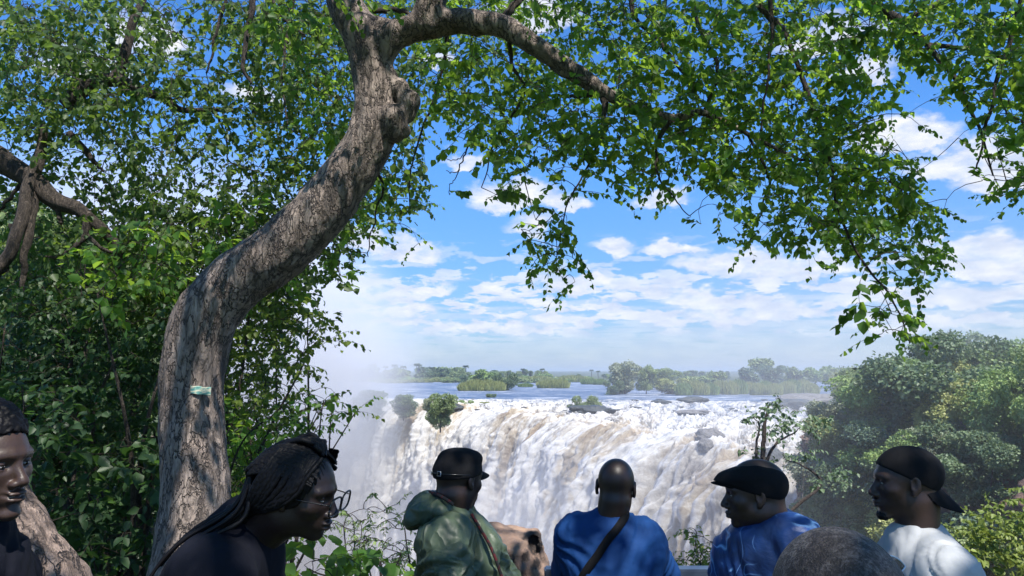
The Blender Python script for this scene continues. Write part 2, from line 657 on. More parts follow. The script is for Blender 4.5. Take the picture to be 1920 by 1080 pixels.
gx = axis(-9000, 9000, 4, 0.5, 1.022)
gy = axis(-400, 12000, 8, 0.5, 1.02)
X, Y = np.meshgrid(gx, gy, indexing='ij')
P2 = np.c_[X.ravel(), Y.ravel()]
GZ = ground_z(P2)
rockn = fbm(np.c_[P2 * .35, GZ * .35], 4, 8)
ing = inside(P2, GORGE)
GX = P2[:, 0] + np.where(ing, rockn * 0.8, 0)
me = quadmesh('ground', np.c_[GX, P2[:, 1], GZ], gridfaces(len(gx), len(gy)))
m_ground, nt, b = material('ground')
geo = nt.new('ShaderNodeNewGeometry')
sn = nt.new('ShaderNodeSeparateXYZ'); nt.l.new(geo.outputs['Normal'], sn.inputs[0])
pos = geo.outputs['Position']
n1 = nt.noise(pos, 0.35, 5)
n2 = nt.noise(pos, 3.0, 5)
grassc = nt.mix(n1, (0.035, 0.06, 0.018), (0.09, 0.11, 0.035))
soil = nt.mix(n2, (0.10, 0.065, 0.04), (0.22, 0.16, 0.10))
flat = nt.mix(nt.maprange(n1, .55, .7), grassc, soil)
strata = nt.noise(nt.mapping(pos, (0.25, 0.25, 1.6)), 0.9, 6, 0.65)
rockc = nt.ramp(strata, [(0.3, (0.05, 0.035, 0.03)), (0.5, (0.17, 0.10, 0.075)), (0.62, (0.30, 0.18, 0.13)), (0.75, (0.12, 0.09, 0.08))])
nt.put(b.inputs['Base Color'], nt.mix(nt.maprange(sn.outputs[2], 0.45, 0.7), rockc, flat))
b.inputs['Roughness'].default_value = 0.9
bump(nt, b, nt.math('ADD', strata, nt.math('MULTIPLY', n2, .4)), 0.9, 0.5)
link('ground', me, mats=[m_ground])['kind'] = 'structure'

# ---- water materials
def water_mat():
    m, nt, b = material('whitewater')
    at_ = nt.new('ShaderNodeAttribute', attribute_name='flow')   # x along lip, y downstream metres, z foam amount
    fl = at_.outputs['Vector']
    sp = nt.new('ShaderNodeSeparateXYZ'); nt.l.new(fl, sp.inputs[0])
    pos = nt.new('ShaderNodeNewGeometry').outputs['Position']
    foam = nt.new('ShaderNodeAttribute', attribute_name='foam').outputs['Fac']
    silt = nt.new('ShaderNodeAttribute', attribute_name='silt').outputs['Fac']
    n1 = nt.noise(nt.mapping(fl, (0.55, 0.13, 0.0)), 1.0, 7, 0.62, 0.5)
    n2 = nt.noise(nt.mapping(fl, (2.4, .7, 0)), 1.0, 5, 0.65, 0.5)
    pn = nt.noise(nt.mapping(pos, (.8, .8, .45)), 0.75, 9, 0.66, .4)
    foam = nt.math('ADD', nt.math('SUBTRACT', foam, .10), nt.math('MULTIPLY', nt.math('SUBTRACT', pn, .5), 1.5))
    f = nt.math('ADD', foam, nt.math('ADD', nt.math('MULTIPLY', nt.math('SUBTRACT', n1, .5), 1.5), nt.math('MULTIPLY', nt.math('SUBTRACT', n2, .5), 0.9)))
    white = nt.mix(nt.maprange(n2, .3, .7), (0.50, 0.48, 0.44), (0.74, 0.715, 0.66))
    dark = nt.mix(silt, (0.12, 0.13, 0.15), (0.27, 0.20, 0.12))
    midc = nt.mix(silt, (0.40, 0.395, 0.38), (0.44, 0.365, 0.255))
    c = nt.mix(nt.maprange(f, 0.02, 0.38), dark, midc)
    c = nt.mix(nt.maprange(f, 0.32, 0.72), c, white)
    nt.put(b.inputs['Base Color'], c)
    nt.put(b.inputs['Roughness'], nt.maprange(f, 0.1, 0.5, 0.25, 0.9))
    b.inputs['Subsurface Weight'].default_value = 0.75
    b.inputs['Subsurface Radius'].default_value = (1.0, 1.0, 1.0)
    b.inputs['Subsurface Scale'].default_value = 2.2
    b.inputs['Subsurface Anisotropy'].default_value = 0.0
    n3 = nt.noise(nt.mapping(fl, (2.6, .42, 0)), 1.0, 8, 0.7, .3)
    h = nt.math('ADD', nt.math('MULTIPLY', n1, 0.5), nt.math('ADD', nt.math('MULTIPLY', n3, 0.7), nt.math('MULTIPLY', nt.noise(pos, 1.9, 8, 0.7), 0.45)))
    bump(nt, b, h, 0.6, 0.7)
    return m


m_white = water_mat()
m_river, nt, b = material('river_water')
pos = nt.new('ShaderNodeNewGeometry').outputs['Position']
w1 = nt.noise(nt.mapping(pos, (0.10, 0.32, 1)), 1.0, 6, 0.65, 0.3)
w2 = nt.noise(nt.mapping(pos, (0.02, 0.09, 1)), 1.0, 6, 0.6, 0.5)
w3 = nt.noise(nt.mapping(pos, (0.5, 1.4, 1)), 1.0, 4, 0.6)
foam = nt.math('ADD', nt.math('MULTIPLY', w1, .45), nt.math('ADD', nt.math('MULTIPLY', w2, .45), nt.math('MULTIPLY', w3, .2)))
fm = nt.maprange(foam, 0.56, 0.64)
nt.put(b.inputs['Base Color'], nt.mix(fm, nt.mix(w2, (0.035, 0.07, 0.15), (0.07, 0.12, 0.21)), (0.78, 0.8, 0.82)))
nt.put(b.inputs['Roughness'], nt.maprange(fm, 0, 1, 0.3, 0.9)); b.inputs['Specular IOR Level'].default_value = .3
bump(nt, b, nt.math('ADD', w1, nt.math('MULTIPLY', w3, .5)), 1.0, 1.4)

# lip sampled by arc length
ls = spline(LIP, 400)
seg = np.r_[0, np.cumsum(np.hypot(*np.diff(ls, axis=0).T))]
LTOT = seg[-1]


def lip_at(s):
    x = np.interp(s, seg, ls[:, 0]); y = np.interp(s, seg, ls[:, 1])
    return x, y


def lip_n(s):
    e = 5.0
    xa, ya = lip_at(np.clip(s - e, 0, LTOT)); xb, yb = lip_at(np.clip(s + e, 0, LTOT))
    tx, ty = xb - xa, yb - ya
    L = np.hypot(tx, ty)
    return -ty / L, tx / L     # towards the gorge (left of travel, to -x -y)


def build_falls():
    # columns: dense near, sparser far
    ss = [0.0]
    while ss[-1] < LTOT - 40:
        x, y = lip_at(ss[-1]); ss.append(ss[-1] + 0.0018 * max(70, y) * 0.95)
    ss = np.array(ss)
    # rows: upstream (negative) to down the fall
    up = -np.array([130, 120, 110, 100, 92, 85, 78, 72, 66, 60, 55] + list(np.arange(50, 20, -0.9)) + list(np.arange(20, 6, -.4)) + list(np.arange(6, 0, -.25)))
    dn = np.arange(0, 62, 0.24)
    tt = np.r_[up, dn]
    S, T = np.meshgrid(ss, tt, indexing='ij')
    s, t = S.ravel(), T.ravel()
    lx, ly = lip_at(s)
    wob = fbm(np.c_[s * 0.13, np.zeros_like(s), np.zeros_like(s)], 5, 21, .6) * 5.0
    lipz = fbm(np.c_[s * .09 + 5, np.zeros_like(s), np.zeros_like(s)], 5, 23, .6) * 1.5
    nx, ny = lip_n(s)
    # make sure n points into the gorge
    flip = np.where((nx * -1 + ny * -1) < 0, -1, 1); nx, ny = nx * flip, ny * flip
    upx = np.interp(s, [0, 30, 90, 160], [.42, .36, .12, .0]); upy = np.sqrt(1 - upx ** 2)
    tu = np.clip(-t, 0, None); td = np.clip(t, 0, None)
    tu = tu * np.where(tu > 0, 1 + (np.clip((310 - ly) / 130, .5, 2) - 1) * np.clip(tu / 60, 0, 1), 1)
    k = np.clip(tu / 14, 0, 1) ** .8
    # travel path, outward launch: arc length down the parabola
    v = 7.2 + 2.8 * fbm(np.c_[s * 0.16, np.zeros_like(s) + 3, np.zeros_like(s)], 4, 5)
    v = np.clip(v, 3.2, 11)
    # parametrise fall by horizontal distance d: arc length approx -> solve by table
    tab_t = np.linspace(0, 2.6, 200)
    vv = v[:, None] if False else None
    tau = np.zeros_like(td)
    g = 9.8
    # arc(tau)= integral sqrt(v^2+g^2 tau^2)
    lo_, hi_ = np.zeros_like(td), np.full_like(td, 5.0)
    for _ in range(26):
        mid = (lo_ + hi_) / 2
        w_ = g * mid
        arc = 0.5 * (mid * np.sqrt(v * v + w_ * w_) + v * v / g * np.arcsinh(w_ / v))
        big = arc > td
        hi_ = np.where(big, mid, hi_); lo_ = np.where(big, lo_, mid)
    tau = (lo_ + hi_) / 2
    d = v * tau * 0.55
    z = RIV + 0.2 - 0.5 * g * tau ** 2
    x = lx + nx * (d + wob) - (nx * (1 - k) - upx * k) * tu
    y = ly + ny * (d + wob) - (ny * (1 - k) - upy * k) * tu
    # rapids: gentle slope into the lip + steps
    lim = 130 * np.clip((310 - ly) / 130, .5, 2)
    rap = np.clip(1 - tu / lim, 0, 1)
    z = z + np.where(t < 0, 0.35 * rap - 0.35, -0.0) - 0.35 * np.exp(-tu / 10) * (t < 0) - np.where(t >= 0, .35, 0)
    z = z - 0.35 * (tu > .92 * lim)
    z = z + lipz * np.exp(-tu / 16) * np.clip(1 - td / 60, 0, 1)
    P = np.c_[x, y, z]
    # displacement
    chop = fbm(np.c_[x * 0.13, y * 0.30, z * 0], 5, 31, 0.58, billow=True)
    chop2 = fbm(np.c_[x * 0.55, y * 0.9, z * 0], 4, 37, 0.6, billow=True)
    amp_r = np.where(t < 0, np.clip((.95 * lim - tu) / 60, 0, 1), np.exp(-td / 3))
    z_r = (chop * 1.5 + chop2 * 0.8) * amp_r
    fallamp = np.clip(td / 9, 0, 1)
    ridges = fbm(np.c_[s * 0.22 + td * 0.010, td * 0.011, 0 * s], 5, 41, 0.6)
    rid2 = fbm(np.c_[s * 1.0, td * 0.085, 0 * s], 4, 43, 0.6, billow=True)
    puff = np.clip(1 - worley(np.c_[s * .5 + ridges * 1.5, td * .12 + rid2 * .4, 0 * s], 3), 0, 1) ** 0.8
    puff2 = np.clip(1 - worley(np.c_[s * 1.3 + rid2 * .8, td * .34 + ridges, 0 * s], 13), 0, 1)
    puff3 = np.clip(1 - worley(np.c_[s * 2.9 + rid2, td * 1.0 + ridges, 0 * s], 33), 0, 1)
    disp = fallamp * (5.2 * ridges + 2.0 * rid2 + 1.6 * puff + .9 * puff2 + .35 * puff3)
    P[:, 0] += nx * disp; P[:, 1] += ny * disp
    P[:, 2] += z_r + fallamp * (0.8 * puff + .3 * puff2)
    # keep the far left inside the mist: nothing special
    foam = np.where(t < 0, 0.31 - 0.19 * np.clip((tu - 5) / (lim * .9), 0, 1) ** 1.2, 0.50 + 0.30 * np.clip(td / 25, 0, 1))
    foam = foam + 0.60 * np.clip(chop, -1, 1) * np.where(t < 0, 1, .2) + fallamp * (0.30 * (puff - .4) + 0.75 * ridges)  # foam thins between ridges; this also paints valley shade into the colour
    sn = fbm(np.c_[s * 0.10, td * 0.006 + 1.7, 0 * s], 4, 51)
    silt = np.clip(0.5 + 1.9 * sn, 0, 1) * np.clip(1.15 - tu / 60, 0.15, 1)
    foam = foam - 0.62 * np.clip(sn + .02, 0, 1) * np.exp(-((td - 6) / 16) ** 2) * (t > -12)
    # a gap in the curtain below the bushy rock on the lip
    sg = seg[np.argmin(np.hypot(ls[:, 0] + 20.3, ls[:, 1] - 212))]
    halfw = 3.4 * np.clip(1.2 - td / 30, 0, 1) * np.clip((td - .5) / 2, 0, 1)
    gap = (np.abs(s - sg + td * .03 + .5 * rid2) < halfw) & (t > 0)
    nu, nv = len(ss), len(tt)
    G = gap.reshape(nu, nv)
    keep = ~(G[:-1, :-1] & G[1:, 1:])
    # cut the rapids where they run under the right bank
    F = gridfaces(nu, nv, keep)
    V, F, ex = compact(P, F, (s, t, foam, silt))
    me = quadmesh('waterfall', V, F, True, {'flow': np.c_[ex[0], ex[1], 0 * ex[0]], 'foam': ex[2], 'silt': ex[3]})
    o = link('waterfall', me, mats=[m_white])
    o['kind'] = 'structure'
    return sg


SGAP = build_falls()

# river: flat sheet beyond the lip
ss = np.linspace(0, LTOT, 90)
lx, ly = lip_at(ss)
vv = np.linspace(0, 1, 60) ** 1.6
farx = np.linspace(520, -800, 90); fary = np.full(90, 905.0)
Pa = np.c_[lx + 2, ly + 8]; Pb = np.c_[farx, fary]
G = Pa[:, None] * (1 - vv[None, :, None]) + Pb[:, None] * vv[None, :, None]
G = G.reshape(-1, 2)
me = quadmesh('river', np.c_[G, np.full(len(G), RIV - 0.05)], gridfaces(90, 60))
link('river', me, mats=[m_river])['kind'] = 'structure'

# dark basalt wall behind the curtain
m_rock, nt, b = material('wet_basalt')
oc = nt.new('ShaderNodeNewGeometry').outputs['Position']
n1 = nt.noise(oc, 0.8, 7, .65)
n2 = nt.noise(oc, 5.0, 5, .65)
nt.put(b.inputs['Base Color'], nt.mix(n2, nt.mix(nt.maprange(n1, .4, .6), (0.035, 0.035, 0.035), (0.11, 0.10, 0.09)), (0.16, 0.15, 0.13)))
b.inputs['Roughness'].default_value = 0.6
bump(nt, b, nt.math('ADD', n1, nt.math('MULTIPLY', n2, .3)), 1, .6)
ss = np.linspace(0, LTOT - 30, 300); tt = np.linspace(0, 75, 50)
S, T = np.meshgrid(ss, tt, indexing='ij'); s, t = S.ravel(), T.ravel()
lx, ly = lip_at(s); nx, ny = lip_n(s); fl = np.where(-nx - ny < 0, -1, 1); nx *= fl; ny *= fl
dd = fbm(np.c_[s * .3, t * .2, 0 * s], 4, 61) * 1.2 - 2.2 + t * .03
link('falls_cliff', quadmesh('falls_cliff', np.c_[lx + nx * dd, ly + ny * dd, RIV - 0.6 - t], gridfaces(300, 50)), mats=[m_rock])['kind'] = 'structure'
# ------------------------------------------------------------------ leaves
def leaf_mat(name, c0, c1, trans, tw=0.45, rough=0.45, tcol=None):
    m, nt, b = material(name)
    a = nt.math('POWER', nt.new('ShaderNodeAttribute', attribute_name='tint').outputs['Fac'], 1.15)
    c = nt.mix(a, c0, c1)
    nt.put(b.inputs['Base Color'], c)
    b.inputs['Roughness'].default_value = rough
    b.inputs['Specular IOR Level'].default_value = 0.35
    tr = nt.new('ShaderNodeBsdfTranslucent')
    nt.put(tr.inputs[0], nt.mix(a, tuple(x * .38 for x in trans), trans))
    mx = nt.new('ShaderNodeMixShader'); mx.inputs[0].default_value = tw
    nt.l.new(b.outputs[0], mx.inputs[1]); nt.l.new(tr.outputs[0], mx.inputs[2])
    nt.l.new(mx.outputs[0], m.node_tree.nodes['Material Output'].inputs['Surface'])
    return m


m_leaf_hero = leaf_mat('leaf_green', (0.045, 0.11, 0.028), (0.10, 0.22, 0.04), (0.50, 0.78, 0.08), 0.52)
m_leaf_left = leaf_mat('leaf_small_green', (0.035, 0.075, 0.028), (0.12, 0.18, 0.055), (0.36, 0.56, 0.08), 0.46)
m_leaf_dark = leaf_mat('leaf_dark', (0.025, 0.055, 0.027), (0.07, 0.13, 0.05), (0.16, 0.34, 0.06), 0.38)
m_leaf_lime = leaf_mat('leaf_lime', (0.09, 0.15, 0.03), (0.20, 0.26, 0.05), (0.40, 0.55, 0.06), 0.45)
m_far = [leaf_mat('leaf_far_mid', (0.17, 0.23, 0.09), (0.34, 0.42, 0.17), (0.32, 0.44, 0.13), .28),
         leaf_mat('leaf_far_dark', (0.10, 0.155, 0.075), (0.21, 0.28, 0.14), (0.20, 0.32, 0.11), .25),
         leaf_mat('leaf_far_yellow', (0.27, 0.32, 0.09), (0.50, 0.52, 0.20), (0.42, 0.48, 0.14), .28),
         leaf_mat('leaf_far_grey', (0.24, 0.28, 0.17), (0.44, 0.47, 0.31), (0.32, 0.38, 0.20), .25),
         leaf_mat('leaf_far_blue', (0.11, 0.17, 0.10), (0.21, 0.29, 0.18), (0.19, 0.31, 0.14), .22),
         leaf_mat('leaf_far_fresh', (0.19, 0.28, 0.09), (0.37, 0.50, 0.17), (0.38, 0.54, 0.14), .3)]


def bark_mat(name, dark, mid, light, scale=1.0):
    m, nt, b = material(name)
    oc = obj_coord(nt)
    st = nt.mapping(oc, (1, 1, .38))
    n1 = nt.noise(st, 9 * scale, 6, .65, .4)
    vo = nt.new('ShaderNodeTexVoronoi', feature='DISTANCE_TO_EDGE')
    wn_ = nt.noise(st, 11 * scale, 4, .6, out=1)
    wv = nt.vmath('ADD', st, nt.vmath('MULTIPLY', nt.vmath('SUBTRACT', wn_, (.5, .5, .5)), (.3, .3, .3)))
    nt.put(vo.inputs['Vector'], wv); vo.inputs['Scale'].default_value = 11 * scale
    crack = nt.math('MAXIMUM', nt.maprange(vo.outputs['Distance'], 0.0, 0.085), nt.maprange(nt.noise(st, 6 * scale, 4, .6), .56, .70))
    sl = nt.noise(nt.mapping(oc, (1, 1, .30), rot=(.15, .25, 0)), 19 * scale, 6, .72, .8)
    fine = nt.noise(nt.mapping(oc, (1, 1, .2)), 60 * scale, 5, .7)
    patch = nt.noise(oc, 2.2 * scale, 4, .6)
    c = nt.mix(nt.maprange(n1, .35, .65), mid, light)
    c = nt.mix(nt.maprange(patch, .45, .7), c, tuple(.55 * (a + b_) for a, b_ in zip(dark, mid)))
    c = nt.mix(nt.maprange(fine, .3, .7), c, tuple(x * .62 for x in mid))
    c = nt.mix(crack, dark, c)
    c = nt.mix(nt.maprange(sl, .50, .62), c, tuple(x * .30 for x in mid))
    h = nt.math('ADD', nt.math('MULTIPLY', nt.math('ADD', crack, nt.maprange(sl, .66, .44)), .6), nt.math('ADD', nt.math('MULTIPLY', n1, .8), nt.math('MULTIPLY', fine, .35)))
    nt.put(b.inputs['Base Color'], c)
    b.inputs['Roughness'].default_value = 0.85
    bump(nt, b, h, 1.0, 0.025)
    return m


m_bark = bark_mat('bark', (0.035, 0.026, 0.024), (0.39, 0.305, 0.26), (0.60, 0.49, 0.42))
m_bark_pink = bark_mat('bark_pink', (0.05, 0.035, 0.03), (0.36, 0.26, 0.21), (0.55, 0.41, 0.34), .8)
m_twig = bark_mat('bark_twig', (0.04, 0.03, 0.025), (0.13, 0.10, 0.08), (0.22, 0.17, 0.13), 2)
m_bark_pale = bark_mat('bark_pale', (0.12, 0.10, 0.09), (0.38, 0.34, 0.30), (0.55, 0.50, 0.45), 1)


def leaves(pos, axis_, nrm, size, wid=0.36, fold=0.10, tint=None):
    """arrays of leaves -> V, F, tint"""
    n = len(pos)
    a = axis_ / (np.linalg.norm(axis_, axis=1)[:, None] + 1e-9)
    s = np.cross(a, nrm); s /= np.linalg.norm(s, axis=1)[:, None] + 1e-9
    nr = np.cross(s, a)
    L = size[:, None]
    w = L * wid
    h = nr * L * fold
    b0 = pos
    tip = pos + a * L - nr * L * 0.10
    R1 = pos + a * L * .28 + s * w + h; R2 = pos + a * L * .66 + s * w * .72 + h * .6
    L1 = pos + a * L * .28 - s * w + h; L2 = pos + a * L * .66 - s * w * .72 + h * .6
    V = np.stack([b0, R1, R2, tip, L2, L1], 1).reshape(-1, 3)
    i = np.arange(n)[:, None] * 6
    F = np.vstack([i + np.array([0, 1, 2, 3]), i + np.array([0, 3, 4, 5])])
    t = rng.random(n) if tint is None else tint
    return V, F, np.repeat(t, 6)


def unit(n):
    v = rng.normal(size=(n, 3))
    return v / np.linalg.norm(v, axis=1)[:, None]


def sprays(base, dirs, length, k, size, tw=None, droop=0.35, rtw=0.0022, tintf=None, lw=0.36):
    """twigs with k alternate leaves each. returns Build of leaves, Build of twigs"""
    n = len(base)
    u = np.linspace(0, 1, 6)
    d = dirs / np.linalg.norm(dirs, axis=1)[:, None]
    side = np.cross(d, [0, 0, 1.0]) + rng.normal(0, .15, (n, 3)); side /= np.linalg.norm(side, axis=1)[:, None]
    def curve(t):   # t (n,) 
        t = t[:, None]
        return base + d * length[:, None] * t + np.array([0, 0, -1.0]) * (droop * length[:, None] * t * t) + side * (0.12 * length[:, None] * np.sin(t * 2.6))
    LB, TB = Build(), Build()
    tl = rng.random(n)
    for j in range(k):
        t = np.full(n, (j + 0.6) / k) + rng.normal(0, .03, n)
        p = curve(np.clip(t, 0, 1)); q = curve(np.clip(t + .05, 0, 1.05))
        ax_ = q - p; ax_ /= np.linalg.norm(ax_, axis=1)[:, None] + 1e-9
        sd = side * (1 if j % 2 else -1) * rng.uniform(.5, 1.1, n)[:, None]
        la = ax_ * 0.55 + sd + np.array([0, 0, -1.0]) * rng.uniform(0.1, 1.1, n)[:, None] + rng.normal(0, .3, (n, 3))
        la /= np.linalg.norm(la, axis=1)[:, None]
        nr = np.array([0, 0, 1.0]) + rng.normal(0, .55, (n, 3))
        sz = size * rng.uniform(.65, 1.25, n) * (1.1 - .25 * np.clip(t, 0, 1))
        tt = np.clip(tl * .6 + rng.random(n) * .4, 0, 1)
        if tintf is not None: tt = tintf(p, tt)
        V, F, T_ = leaves(p + la * sz[:, None] * .12, la, nr, sz, wid=lw, tint=tt)
        LB.add(V, F, T_)
    # twigs: 3 sided tubes, vectorised
    C = np.stack([curve(np.full(n, x)) for x in u], 1)      # n,6,3
    up = np.cross(side, d)
    rr = rtw * (1.15 - u)[None, :, None]
    ring = []
    for a in (0, 2.094, 4.189):
        ring.append(C + (math.cos(a) * side[:, None] + math.sin(a) * up[:, None]) * rr)
    W = np.stack(ring, 2)      # n,6,3(ring),3
    i = np.arange(n)[:, None, None] * 18 + np.arange(5)[None, :, None] * 3
    j = np.arange(3)[None, None, :]; j2 = (j + 1) % 3
    F = np.stack([i + j, i + j2, i + 3 + j2, i + 3 + j], -1).reshape(-1, 4)
    TB.add(W.reshape(-1, 3), F)
    return LB, TB


def P3(L, grow=0.0):
    """[(px,py,Y,width px)] -> points, radii"""
    p = np.array([at(a, b, c) for a, b, c, w in L]); r = np.array([w / 2 * c / FPX for a, b, c, w in L])
    return p, r


def limb(B, L, n=40, sides=8, wig=0.0):
    p, r = P3(L)
    q = spline(np.c_[p, r], n)
    if wig:
        w_ = np.stack([fbm(np.c_[np.linspace(0, n * .15, n), np.full(n, i * 7.7 + p[0, 0]), np.zeros(n)], 3, 4) for i in range(3)], 1)
        q[:, :3] += w_ * wig * np.linspace(0, 1, n)[:, None] ** .3
    rad = np.maximum(q[:, 3], .0015) * (1 + .10 * fbm(np.c_[np.linspace(0, n * .3, n), np.full(n, p[0, 1]), np.zeros(n)], 2, 6))
    B.tube(q[:, :3], rad, sides)
    return q[:, :3]


def connect(B, skel, bases, r0=0.0035, maxn=6000):
    """link every base to the growing skeleton by thin curved tubes; skel (m,3)"""
    pts = list(skel)
    P = np.array(skel)
    buf = np.zeros((len(P) + len(bases) * 4, 3)); buf[:len(P)] = P; m = len(P)
    D = np.full(len(bases), 1e9)
    for i in range(len(bases)):
        pass
    # order: nearest first
    dist = np.array([np.min(((P - b) ** 2).sum(1)) for b in bases])
    for bi in np.argsort(dist):
        b = bases[bi]
        d2 = ((buf[:m] - b) ** 2).sum(1) + np.where(buf[:m, 2] < b[2] - .05, .03, 0)
        a = buf[np.argmin(d2)]
        L = np.linalg.norm(b - a)
        if L > 0.02:
            t = np.linspace(0, 1, 5)[:, None]
            mid = rng.normal(0, .10 * L, 3) + np.array([0, 0, .10 * L])
            C = a * (1 - t) + b * t + mid * (4 * t * (1 - t))
            B.tube(C, np.linspace(r0 * (1 + L * 1.2), r0 * .6, 5), 3)
            buf[m:m + 4] = C[1:]; m += 4


def from_map(rows, cell, y0, Yr, area, per_spray, dens=1.0, clip=0.97):
    """digit map of leaf cover over the photograph -> world base points with true depth"""
    out = []
    for r, line in enumerate(rows):
        for c, ch in enumerate(line):
            if ch in ' .0': continue
            cov = min(clip, int(ch) / 9.0)
            n = -math.log(1 - cov) * cell * cell / area / per_spray * dens
            n = int(n) + (rng.random() < n - int(n))
            for _ in range(n):
                px = (c + rng.random()) * cell; py = y0 + (r + rng.random()) * cell
                out.append((px, py, rng.uniform(*Yr)))
    return out


# ------------------------------------------------------------------ the big leaning tree
hero = empty('tree', at(355, 1150, 4.9)[:])
hero.location.z = 0
tag(hero, 'large leaning tree with curved bare trunk carrying the small green plaque, arching overhead', 'tree')
bpy.context.view_layer.update()


def child(name, me, parent, mats):
    """link mesh given in world coordinates under a parent empty"""
    o = link(name, me, mats=mats)
    o.parent = parent
    o.matrix_parent_inverse = Matrix.Translation(parent.location).inverted() if parent.rotation_euler.z == 0 else (Matrix.Translation(parent.location) @ Matrix.Rotation(parent.rotation_euler.z, 4, 'Z')).inverted()
    return o


TR = [(345, 1500, 4.8, 230), (350, 1250, 4.85, 185), (352, 1150, 4.9, 162), (355, 1080, 4.9, 150), (361, 1000, 4.95, 136), (363, 900, 5, 128), (362, 800, 5.05, 122), (363, 700, 5.1, 122),
      (376, 625, 5.1, 122), (408, 565, 5.1, 122), (462, 515, 5.1, 120), (535, 462, 5.1, 118), (603, 395, 5.1, 110), (655, 322, 5.1, 102), (697, 255, 5.1, 94), (704, 200, 5.1, 84), (700, 150, 5.1, 82), (695, 100, 5.1, 84)]
LS = [(695, 110, 5.1, 80), (672, 60, 5.1, 78), (650, 15, 5.1, 74), (630, -40, 5.15, 70), (600, -140, 5.2, 62), (570, -300, 5.2, 50)]
RL = [(698, 110, 5.1, 72), (735, 72, 5.08, 64), (795, 45, 5.05, 62), (880, 40, 5.0, 56), (945, 52, 4.95, 52), (1005, 88, 4.9, 46), (1065, 128, 4.9, 38), (1128, 166, 4.9, 32)]
US = [(798, 45, 5.05, 66), (812, -10, 5.0, 60), (835, -90, 4.9, 52), (900, -220, 4.7, 44)]
allp = np.vstack([P3(L)[0] for L in (TR, LS, RL, US)])
lo = allp.min(0) - .35; hi = allp.max(0) + .35
lo[2] = -0.1
G = SDF(np.arange(lo[0], hi[0], .0115), np.arange(lo[1], hi[1], .0115), np.arange(lo[2], hi[2], .0115))
for L, n, k in ((TR, 46, .06), (LS, 14, .06), (RL, 22, .06), (US, 10, .05)):
    p, r = P3(L); q = spline(np.c_[p, r], n)
    G.chain(q[:, :3], q[:, 3] * (.82 if L is RL else .90) - .008, k=k)
# healed stub, hollow burr and knob on the right side of the trunk
def pr(px, py, Y, w): return np.array(at(px, py, Y)), w * Y / FPX
for (px, py, Y, w, k) in ((728, 150, 5.08, 22, .05), (750, 165, 5.05, 18, .04), (766, 190, 5.04, 21, .03), (762, 213, 5.05, 17, .03), (742, 240, 5.03, 24, .03), (758, 246, 5.0, 13, .02), (735, 222, 5.0, 26, .04), (716, 60, 5.1, 26, .05)):
    c, r = pr(px, py, Y, w); G.ell(c, (r, r, r * 1.1), k)
for (px, py, Y, w) in ((780, 178, 4.93, 15), (771, 200, 4.92, 13), (757, 247, 4.93, 8), (745, 124, 4.95, 9)):
    c, r = pr(px, py, Y, w); G.ell(c, (r, r * 1.6, r * 1.3), .012, 'sub')
# root flare
for a in range(7):
    th = a * .9 + .3
    b0 = np.array(at(352, 1150, 4.9)); b0[2] = .45
    G.cap(b0 + [math.cos(th) * .15, math.sin(th) * .15, 0], b0 + [math.cos(th) * .55, math.sin(th) * .55, -.55], .13, .06, .12)
V, F = G.mesh()
del G
N = vnormals(V, F)
st = np.c_[V[:, 0], V[:, 1], V[:, 2] * .45]
lump = fbm(st * 2.2, 3, 71) * .022
wq = st * 7.0 + 0.5 * np.stack([vnoise(st * 6, 77), vnoise(st * 6, 78), vnoise(st * 6, 79)], 1)
pl = np.clip(worley(wq, 73) - .42, -.3, .25)
V = V + N * (lump + pl * -.028 + fbm(st * 26, 3, 75) * .006)[:, None]
child('trunk', quadmesh('trunk', V, F), hero, [m_bark])
bpy.context.view_layer.update()

